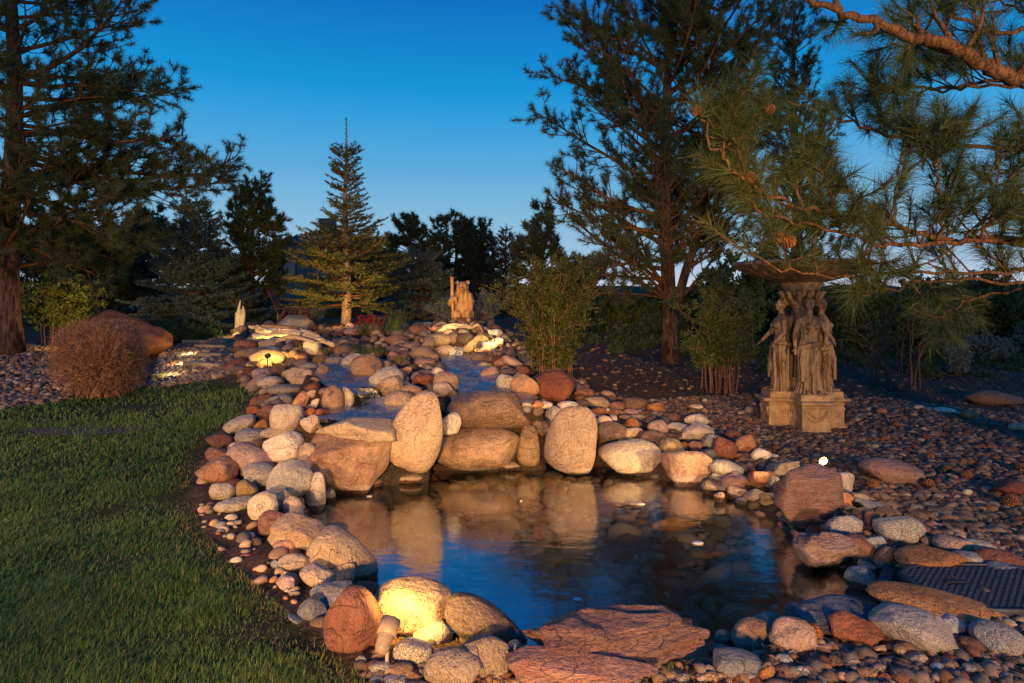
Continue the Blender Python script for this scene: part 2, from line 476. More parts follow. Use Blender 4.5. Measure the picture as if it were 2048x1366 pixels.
def wood_mat(name, c1, c2, axis=0, scale=1.0, rough=.75):
    g = G(name); s = [26 * scale] * 3; s[axis] = 2.2 * scale
    P = g.vmul(g.coords(), tuple(s)); n = g.noise(P, 1, 5, .6, .8); n2 = g.noise(g.coords(), 9, 3)
    col = g.mix(g.step(n, .36, .62), c1, c2); col = g.mix(g.math('MULTIPLY', g.step(n2, .5, .7), .4), col, tuple(x * .5 for x in c1))
    return g.fin(col, rough, g.bump(n, .8, .012), .3)
M_drift = wood_mat('bleached_driftwood', (.32, .23, .13), (.52, .42, .27))
M_timber = wood_mat('weathered_timber', (.20, .14, .09), (.32, .24, .17))
M_beam = wood_mat('orange_timber_beam', (.36, .15, .05), (.46, .22, .09))
M_chair = wood_mat('red_brown_chair_wood', (.06, .018, .014), (.10, .032, .022))
M_bear = wood_mat('carved_bear_wood', (.22, .11, .04), (.42, .24, .10), 2, 1.6, .5)
M_bear_dark = wood_mat('dark_carved_wood', (.09, .045, .025), (.17, .085, .045), 2, 1.6, .5)
M_stump = wood_mat('pale_stump_wood', (.42, .32, .18), (.60, .50, .34), 2)

def simple(name, col, rough=.5, metal=0, spec=.4, nscale=0, var=.3):
    g = G(name); c = col
    if nscale:
        n = g.noise(g.coords(), nscale, 4, .6); c = g.mix(g.step(n, .35, .65), tuple(x * (1 - var) for x in col), tuple(min(1, x * (1 + var)) for x in col))
    g.fin(c, rough, None, spec); g.p.inputs['Metallic'].default_value = metal
    return g.m
M_plastic = simple('dark_blue_grey_plastic', (.020, .025, .038), .6, 0, .4, 30)
M_lampmetal = simple('bronze_lamp_metal', (.06, .045, .03), .45, .6, .5, 20)
M_lampbeige = simple('beige_lamp_plastic', (.40, .30, .20), .5, 0, .4, 14)
M_cone = simple('pine_cone_scales', (.20, .085, .035), .7, 0, .2, 60, .5)
M_hose = simple('black_drip_hose', (.015, .014, .014), .6)
M_stucco = simple('grey_stucco', (.12, .105, .10), .9, 0, .1, 3, .1)
M_tile = simple('clay_roof_tile', (.13, .10, .09), .8, 0, .2, 5, .3)
M_koi = simple('koi_scales', (.60, .26, .05), .4, 0, .5, 12, .4)
M_hill = simple('distant_hillside', (.035, .045, .035), .95, 0, .05, .03, .3)
M_foam = simple('white_floating_leaf', (.62, .60, .55), .6)

def emit_mat(name, col, s):
    g = G(name); g.p.inputs['Emission Color'].default_value = (*col, 1); g.p.inputs['Emission Strength'].default_value = s
    g.p.inputs['Base Color'].default_value = (.8, .7, .5, 1)
    return g.m
M_bulb = emit_mat('lit_lamp_bulb', (1, .66, .28), 45)
M_bulb_dim = emit_mat('lit_path_bulb', (1, .66, .28), 25)

def stone_statue():
    g = G('weathered_fountain_stone'); P = g.coords(False)
    geo = g.n('ShaderNodeNewGeometry')
    n = g.noise(g.vmul(P, (1, 1, .35)), 14, 5, .65, .8); n2 = g.noise(P, 60, 4, .7)
    a = g.step(g.math('ADD', g.math('MULTIPLY', n, .7), g.math('MULTIPLY', n2, .3)), .40, .60)
    col = g.mix(a, (.080, .042, .020), (.27, .185, .10))
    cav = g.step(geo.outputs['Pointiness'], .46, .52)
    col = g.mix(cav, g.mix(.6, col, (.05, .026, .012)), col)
    return g.fin(col, g.step(a, 0, 1, .4, .75), g.bump(n2, .4, .006), .45)
M_statue = stone_statue()
def stone_base():
    g = G('carved_pedestal_stone'); P = g.coords(False); n = g.noise(P, 9, 5, .65); n2 = g.noise(P, 70, 4, .7)
    col = g.mix(g.step(n, .38, .64), (.24, .15, .075), (.40, .28, .155)); col = g.mix(g.math('MULTIPLY', g.step(n2, .5, .62), .5), col, (.16, .10, .055))
    return g.fin(col, .8, g.bump(n2, .5, .006), .3)
M_pedestal = stone_base()

def water_mat(name, tint, ior, rough, waves, stretch=(1, 1, 1), strength=.25, base=0.0, gain=1.0):
    g = G(name); P = g.vmul(g.n('ShaderNodeNewGeometry').outputs['Position'], stretch)
    h = None
    for sc_, amp in waves:
        n = g.math('MULTIPLY', g.noise(P, sc_, 3, .5, .4), amp); h = n if h is None else g.math('ADD', h, n)
    nb = g.bump(h, strength, .05)
    fr = g.n('ShaderNodeFresnel'); fr.inputs[0].default_value = ior; g.l(nb, fr.inputs['Normal'])
    fac = g.math('ADD', g.math('MULTIPLY', fr.outputs[0], gain), base, True)
    gl = g.n('ShaderNodeBsdfGlossy'); gl.inputs['Roughness'].default_value = rough; g.l(nb, gl.inputs['Normal'])
    gl.inputs['Color'].default_value = (.95, .97, 1, 1)
    tr = g.n('ShaderNodeBsdfTransparent'); tr.inputs[0].default_value = (*tint, 1)
    m = g.n('ShaderNodeMixShader'); g.l(fac, m.inputs[0]); g.l(tr.outputs[0], m.inputs[1]); g.l(gl.outputs[0], m.inputs[2])
    g.l(m.outputs[0], g.o.inputs[0]); g.t.nodes.remove(g.p)
    return g.m
M_pond = water_mat('pond_water', (.86, .90, .82), 1.33, .11, [(3, .2), (10, .22), (24, .10)], (.45, 1, 1), .22, .36, .40)
M_stream = water_mat('stream_water', (.50, .56, .58), 1.33, .06, [(7, 1.0), (20, .8), (55, .3)], (1, .55, 1), 1.0, 0.0, .5)
def fall_mat():
    g = G('falling_water'); P = g.vmul(g.n('ShaderNodeNewGeometry').outputs['Position'], (60, 60, 4)); n = g.noise(P, 1, 4)
    g.fin((.7, .72, .74), .35, None, .5)
    tr = g.n('ShaderNodeBsdfTransparent'); m = g.n('ShaderNodeMixShader'); g.l(g.step(n, .35, .7, .05, .75), m.inputs[0])
    g.l(tr.outputs[0], m.inputs[1]); g.l(g.p.outputs[0], m.inputs[2]); g.l(m.outputs[0], g.o.inputs[0])
    return g.m
M_fall = fall_mat()

# ------------------------------------------------------------------ ground, water, gravel
LAWN_PX = [(-700, 830), (0, 815), (130, 797), (300, 772), (440, 757), (515, 765), (518, 790), (480, 840), (425, 880), (392, 930), (380, 1000), (405, 1060), (470, 1130), (540, 1195), (615, 1262), (690, 1330), (740, 1366), (860, 1500), (860, 1620)]
BANK_PX = [(395, 970), (415, 890), (500, 835), (520, 790), (450, 745), (465, 690), (480, 645), (640, 655), (820, 655), (1000, 655), (1060, 700), (1150, 760), (1200, 780), (1330, 830), (1470, 900), (1570, 935), (1550, 1040), (1440, 1000),
           (1200, 946), (1000, 937), (800, 950), (700, 972), (640, 1000), (640, 1050), (750, 1170), (770, 1230), (700, 1300), (600, 1220), (540, 1130), (450, 1050), (410, 1010)]
GRAVEL_R = [(1150, 775), (1300, 800), (1500, 785), (1760, 795), (2048, 830), (2500, 900), (2700, 1600), (640, 1600), (720, 1340), (780, 1230), (1060, 1290), (1400, 1325), (1750, 1190), (1600, 1115), (1560, 1040), (1600, 980), (1470, 915), (1300, 850)]
GRAVEL_P = [(295, 778), (325, 700), (420, 672), (482, 672), (452, 752), (350, 770)]
GRAVEL_L = [(-500, 760), (-300, 690), (110, 690), (150, 800), (0, 820), (-400, 840)]
LAWN, BANK, GR, GP, GL = [ground_poly(p) if p is not LAWN_PX else None for p in (LAWN_PX, BANK_PX, GRAVEL_R, GRAVEL_P, GRAVEL_L)]
LAWN = np.concatenate([ground_poly(LAWN_PX[1:-1]), [[-.1, .9], [-6, .9], [-8, 4]]])

def build_ground():
    ys = np.concatenate([np.linspace(-14, .9, 16), np.geomspace(1.1, 30, 235), np.geomspace(32, 900, 34)])
    ts = np.sinh(np.linspace(-2.0, 2.0, 300)); ts = ts / ts.max() * 1.7
    X = ts[None] * (np.maximum(ys, 0)[:, None] + 3.5); Y = np.broadcast_to(ys[:, None], X.shape)
    P = np.stack([X.ravel(), Y.ravel()], 1); z = height(P)
    z += .012 * wavy(np.concatenate([P, z[:, None]], 1), 3, 7.0) * (np.hypot(P[:, 0], P[:, 1]) < 30)
    col = np.tile(np.array([[.055, .055, .030]]), (len(P), 1))
    far = np.hypot(P[:, 0], P[:, 1]) < 18
    col[far] = (.078, .043, .026)
    col[inside(P, GR)] = (.095, .062, .045)
    col[inside(P, GP) | inside(P, GL)] = (.15, .13, .115)
    b = inside(P, BANK); col[b] = (.06, .038, .025)
    d, _ = polydist(P, POND); pin = inside(P, POND)
    col[(d < .3) & ~pin & (P[:, 1] < 6)] = (.06, .042, .03)
    col[pin] = (.05, .04, .028)
    d, _ = polydist(P, LAWN); lin = inside(P, LAWN)
    col[~lin & (d < .42) & ~b & ~inside(P, GL) & ~inside(P, GP)] = (.13, .075, .042)
    col[lin] = (.035, .036, .016)
    col[(np.abs((P[:, 0] + 4.6) / .8) ** 2 + np.abs((P[:, 1] - 7.15) / .32) ** 2) < 1] = (.12, .09, .075)
    mb = MB(); n, m = X.shape
    i = np.arange(n - 1)[:, None] * m; j = np.arange(m - 1)[None]
    q = np.stack([i + j, i + j + 1, i + m + j + 1, i + m + j], -1).reshape(-1, 4)
    mb.add(np.stack([P[:, 0], P[:, 1], z], 1), None, q, col)
    return tag(mb.build('ground', M_ground), kind='structure')
build_ground()

# distant hills on the horizon
mb = MB()
for k, (d0, hh, seed) in enumerate(((260, 7.5, 4), (420, 15, 9))):
    xs = np.linspace(-700, 700, 160)
    top = hh * (.75 + .25 * wavy(np.stack([xs, xs * 0, xs * 0], 1), seed, .012) + .08 * wavy(np.stack([xs, xs * 0, xs * 0], 1), seed + 1, .11))
    rows = [np.stack([xs, np.full_like(xs, d0 + dy), np.maximum(top * f, .2) + 1], 1) for dy, f in ((0, 0), (25, .55), (60, 1), (140, .9))]
    n = len(xs); i = np.arange(3)[:, None] * n; j = np.arange(n - 1)[None]
    mb.add(np.concatenate(rows), None, np.stack([i + j, i + j + 1, i + n + j + 1, i + n + j], -1).reshape(-1, 4))
tag(mb.build('hills', M_hill), kind='structure')

# pond surface
def grow(poly, r):
    c = poly.mean(0); d = unit(poly - c); return poly + d * r
bm = bmesh.new()
f = bm.faces.new([bm.verts.new((x, y, WATER)) for x, y in grow(POND, .16)])
bmesh.ops.triangulate(bm, faces=[f]); me = bpy.data.meshes.new('pond_water'); bm.to_mesh(me); bm.free()
me.materials.append(M_pond)
o = bpy.data.objects.new('pond_water', me); C.objects.link(o); tag(o, kind='structure')

# the two streams
for s in SW:
    mb = MB(); m = 110; t = np.linspace(0, len(s) - 1, m); K = 24
    ctr = np.stack([np.interp(t, np.arange(len(s)), s[:, k]) for k in range(4)], 1)
    for _ in range(4): ctr[1:-1] = (ctr[:-2] + ctr[1:-1] * 2 + ctr[2:]) / 4
    d = unit(np.gradient(ctr[:, :2], axis=0)); nn = np.stack([-d[:, 1], d[:, 0]], 1)
    w = np.linspace(-1.15, 1.15, K)
    v = np.zeros((m, K, 3)); v[..., :2] = ctr[:, None, :2] + nn[:, None] * (w[None, :, None] * ctr[:, 3][:, None, None])
    v[..., 2] = ctr[:, 2][:, None]
    fv = v.reshape(-1, 3); fv[:, 2] += .014 * wavy(fv, 8, 13) + .008 * wavy(fv, 9, 34)
    i = np.arange(m - 1)[:, None] * K; j = np.arange(K - 1)[None]
    mb.add(fv, None, np.stack([i + j, i + j + 1, i + K + j + 1, i + K + j], -1).reshape(-1, 4))
    tag(mb.build('stream_water', M_stream), kind='structure')

def scatter(poly, n, seed):
    r = np.random.default_rng(seed); lo, hi = poly.min(0), poly.max(0)
    p = lo + r.random((n * 4, 2)) * (hi - lo)
    return p[inside(p, poly)][:n]

PEB = np.array([(.33, .27, .22), (.25, .22, .20), (.20, .20, .22), (.30, .19, .13), (.24, .13, .08), (.36, .26, .19), (.15, .14, .14), (.28, .23, .19), (.22, .17, .14), (.46, .41, .36), (.25, .12, .08), (.19, .15, .125)]) * np.array([1.08, .95, .83])
def pebbles(mb, P, size, seed, sub=1, flat=.62, lift=.25, dark=1.0):
    r = np.random.default_rng(seed); V, T = ICO[sub]
    var = [V * (1 + .16 * wavy(V, 50 + k, 2.4))[:, None] for k in range(8)]
    n = len(P); z = height(P)
    s = size if np.ndim(size) else size * np.exp(np.clip(r.normal(-.05, .45, n), -.9, .8))
    col = PEB[r.integers(0, len(PEB), n)] * r.uniform(.7, 1.25, (n, 1)) * dark
    yaw = r.uniform(0, 6.28, n); asp = r.uniform(.6, .95, n); fl = flat * r.uniform(.75, 1.2, n); tx = r.normal(0, .22, (n, 2))
    for k in range(8):
        idx = np.arange(k, n, 8)
        if not len(idx): continue
        v = var[k][None] * np.stack([s[idx], s[idx] * asp[idx], s[idx] * fl[idx]], 1)[:, None]
        c, sn = np.cos(yaw[idx])[:, None], np.sin(yaw[idx])[:, None]
        w = np.stack([v[..., 0] * c - v[..., 1] * sn, v[..., 0] * sn + v[..., 1] * c, v[..., 2]], -1)
        w[..., 2] += w[..., 0] * tx[idx, 0][:, None] + w[..., 1] * tx[idx, 1][:, None]
        w += np.stack([P[idx, 0], P[idx, 1], z[idx] + s[idx] * fl[idx] * lift], 1)[:, None]
        nv = len(V); t = (T[None] + (np.arange(len(idx)) * nv)[:, None, None]).reshape(-1, 3)
        mb.add(w.reshape(-1, 3), t, None, np.repeat(col[idx], nv, 0))
    return mb

mb = MB()
p = scatter(GR, 26000, 1); d = np.hypot(p[:, 0], p[:, 1])
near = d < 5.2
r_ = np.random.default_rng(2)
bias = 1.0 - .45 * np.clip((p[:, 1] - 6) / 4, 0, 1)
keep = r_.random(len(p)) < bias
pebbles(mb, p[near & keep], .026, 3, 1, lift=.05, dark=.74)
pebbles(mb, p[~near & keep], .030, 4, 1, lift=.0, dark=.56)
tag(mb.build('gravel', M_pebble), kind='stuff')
mb = MB()
for poly, n, sd in ((GP, 7000, 5), (GL, 7000, 6)):
    pebbles(mb, scatter(poly, n, sd), .030, sd, 1, dark=.85)
tag(mb.build('path_gravel', M_pebble), kind='stuff')
mb = MB()
p = scatter(BANK, 1500, 7)
p = p[~((p[:, 1] > 5.25) & (p[:, 1] < 6.5) & (p[:, 0] > -1.35) & (p[:, 0] < 1.0))]
for s in SW:
    d, t = polydist(p, s[:, :2], False); p = p[d > np.interp(d * 0 + t, np.arange(len(s)), s[:, 3]) - .03]
r_ = np.random.default_rng(17)
pebbles(mb, p, .042 * (1 + .13 * np.maximum(p[:, 1] - 5, 0)) * np.exp(r_.normal(0, .3, len(p))), 8, 2, .75, .1, .62)
tag(mb.build('bank_pebbles', M_pebble), kind='stuff')
mb = MB()
p = scatter(POND, 2200, 9); r_ = np.random.default_rng(10)
pebbles(mb, p, .050 * np.exp(r_.normal(0, .45, len(p))), 10, 2, .6, .30, 1.2)
for s in SW:
    t = r_.uniform(.1, len(s) - 1.2, 90)
    c = np.stack([np.interp(t, np.arange(len(s)), s[:, k]) for k in range(4)], 1)
    pebbles(mb, c[:, :2] + r_.uniform(-1, 1, (90, 2)) * c[:, 3:4], .05, 12, 2, .6, .1, .6)
tag(mb.build('pond_bed_pebbles', M_pebble), kind='stuff')
# small pale stones strewn over the bare strip between lawn and rocks
mb = MB()
strip = ground_poly([(400, 1000), (470, 1050), (560, 1130), (640, 1230), (610, 1250), (540, 1180), (440, 1100), (395, 1040)])
pebbles(mb, scatter(strip, 90, 13), .022, 13, 2, .6, .2, 1.3)
tag(mb.build('strip_pebbles', M_pebble), kind='stuff')

# ------------------------------------------------------------------ lawn
def blades(P, z, h, w, lean, col, seed, bend=.5):
    r = np.random.default_rng(seed); n = len(P)
    az = r.uniform(0, 6.28, n); d = np.stack([np.cos(az), np.sin(az), 0 * az], 1); sd = np.stack([-d[:, 1], d[:, 0], 0 * az], 1)
    base = np.stack([P[:, 0], P[:, 1], z - .006], 1)
    ln = (lean * r.uniform(.2, 1.3, n))[:, None]; hh = h[:, None]
    mid = base + d * ln * hh * .4 + np.array([0, 0, 1]) * hh * .62
    tip = base + d * ln * hh * (.4 + .75 * bend + .35) + np.array([0, 0, 1]) * hh * (1 - .25 * ln)
    ww = w[:, None] / 2
    v = np.stack([base - sd * ww, base + sd * ww, mid + sd * ww * .8, mid - sd * ww * .8, tip], 1).reshape(-1, 3)
    k = np.arange(n)[:, None] * 5
    q = k + np.array([[0, 1, 2, 3]]); t = k + np.array([[3, 2, 4]])
    return v, t, q, np.repeat(col, 5, 0)

def lawn():
    r = np.random.default_rng(21); mb = MB()
    lo, hi = LAWN.min(0), LAWN.max(0)
    for (y0, y1, n, h0, w0) in ((1.6, 3.4, 190000, .052, .0031), (3.4, 5.2, 130000, .048, .0042), (5.2, 7.5, 85000, .046, .0065), (7.5, 12, 45000, .045, .012)):
        y = r.uniform(y0, y1, n); x = np.maximum(lo[0], -1.0 * y) + r.random(n) * (hi[0] - np.maximum(lo[0], -1.0 * y))
        P = np.stack([x, y], 1); ok = inside(P, LAWN)
        d, _ = polydist(P, LAWN)
        e = np.clip(d / .25, 0, 1)
        q3 = np.concatenate([P, np.zeros((n, 1))], 1)
        clump = wavy(q3, 31, 4.5) * .5 + wavy(q3, 32, 13) * .5
        bare = (np.abs((P[:, 0] + 4.6) / .7) ** 2 + np.abs((P[:, 1] - 7.15) / .26) ** 2 + .5 * wavy(q3, 35, 9)) < .75
        ok &= (r.random(n) < .35 + .65 * e) & (r.random(n) < np.where(bare, .38, 1)) & (r.random(n) < .75 + .35 * clump)
        P, e, clump = P[ok], e[ok], clump[ok]; m = len(P)
        h = h0 * (1 + .35 * clump) * r.uniform(.55, 1.35, m) * (.55 + .45 * e)
        base = np.array([[.060, .130, .025]]) * np.ones((m, 1)); dry = np.array([[.22, .16, .065]]); lite = np.array([[.130, .205, .045]])
        a = np.clip(.35 + .45 * wavy(np.concatenate([P, np.zeros((m, 1))], 1), 33, 2.6) + r.normal(0, .25, m), 0, 1)[:, None]
        col = base * (1 - a) + lite * a
        dr = (r.random(m) < .07 + .5 * (1 - e) ** 1.5)[:, None]
        col = np.where(dr, dry * r.uniform(.6, 1.1, (m, 1)), col)
        mb.add(*blades(P, height(P), h, np.full(m, w0) * r.uniform(.7, 1.2, m), np.full(m, .95), col, 22))
    tag(mb.build('grass', M_grass), kind='stuff')
lawn()

# pine straw on the dark bed at the right
def straw(poly, n, seed, ln=.11, w=.005):
    r = np.random.default_rng(seed); P = scatter(poly, n, seed); m = len(P)
    az = r.uniform(0, 6.28, m); d = np.stack([np.cos(az), np.sin(az), r.normal(0, .18, m)], 1); s = np.stack([-np.sin(az), np.cos(az), 0 * az], 1)
    c = np.stack([P[:, 0], P[:, 1], height(P) + r.uniform(.004, .03, m)], 1); L = ln * r.uniform(.5, 1.2, m)[:, None]
    v = np.stack([c - d * L / 2 - s * w / 2, c - d * L / 2 + s * w / 2, c + d * L / 2], 1).reshape(-1, 3)
    col = np.array([(.26, .13, .06), (.16, .085, .045), (.34, .21, .115), (.09, .055, .04)])[r.integers(0, 4, m)]
    return v, np.arange(m * 3).reshape(-1, 3), None, np.repeat(col, 3, 0)
BED = ground_poly([(1120, 735), (1180, 668), (1300, 655), (1500, 650), (1800, 655), (2300, 665), (2500, 900), (2048, 850), (1760, 830), (1500, 820), (1300, 830)])
mb = MB()
mb.add(*straw(BED, 30000, 41, .16, .011)); mb.add(*straw(GR, 16000, 42, .11, .0055)); mb.add(*straw(BANK, 900, 43, .1, .005))
tag(mb.build('pine_straw', M_straw, smooth=False), kind='stuff')
# small bark chips and stones on the bed
mb = MB(); pebbles(mb, scatter(BED, 2600, 44), .03, 44, 1, .5, .2, .5)
tag(mb.build('bark_chips', M_pebble), kind='stuff')

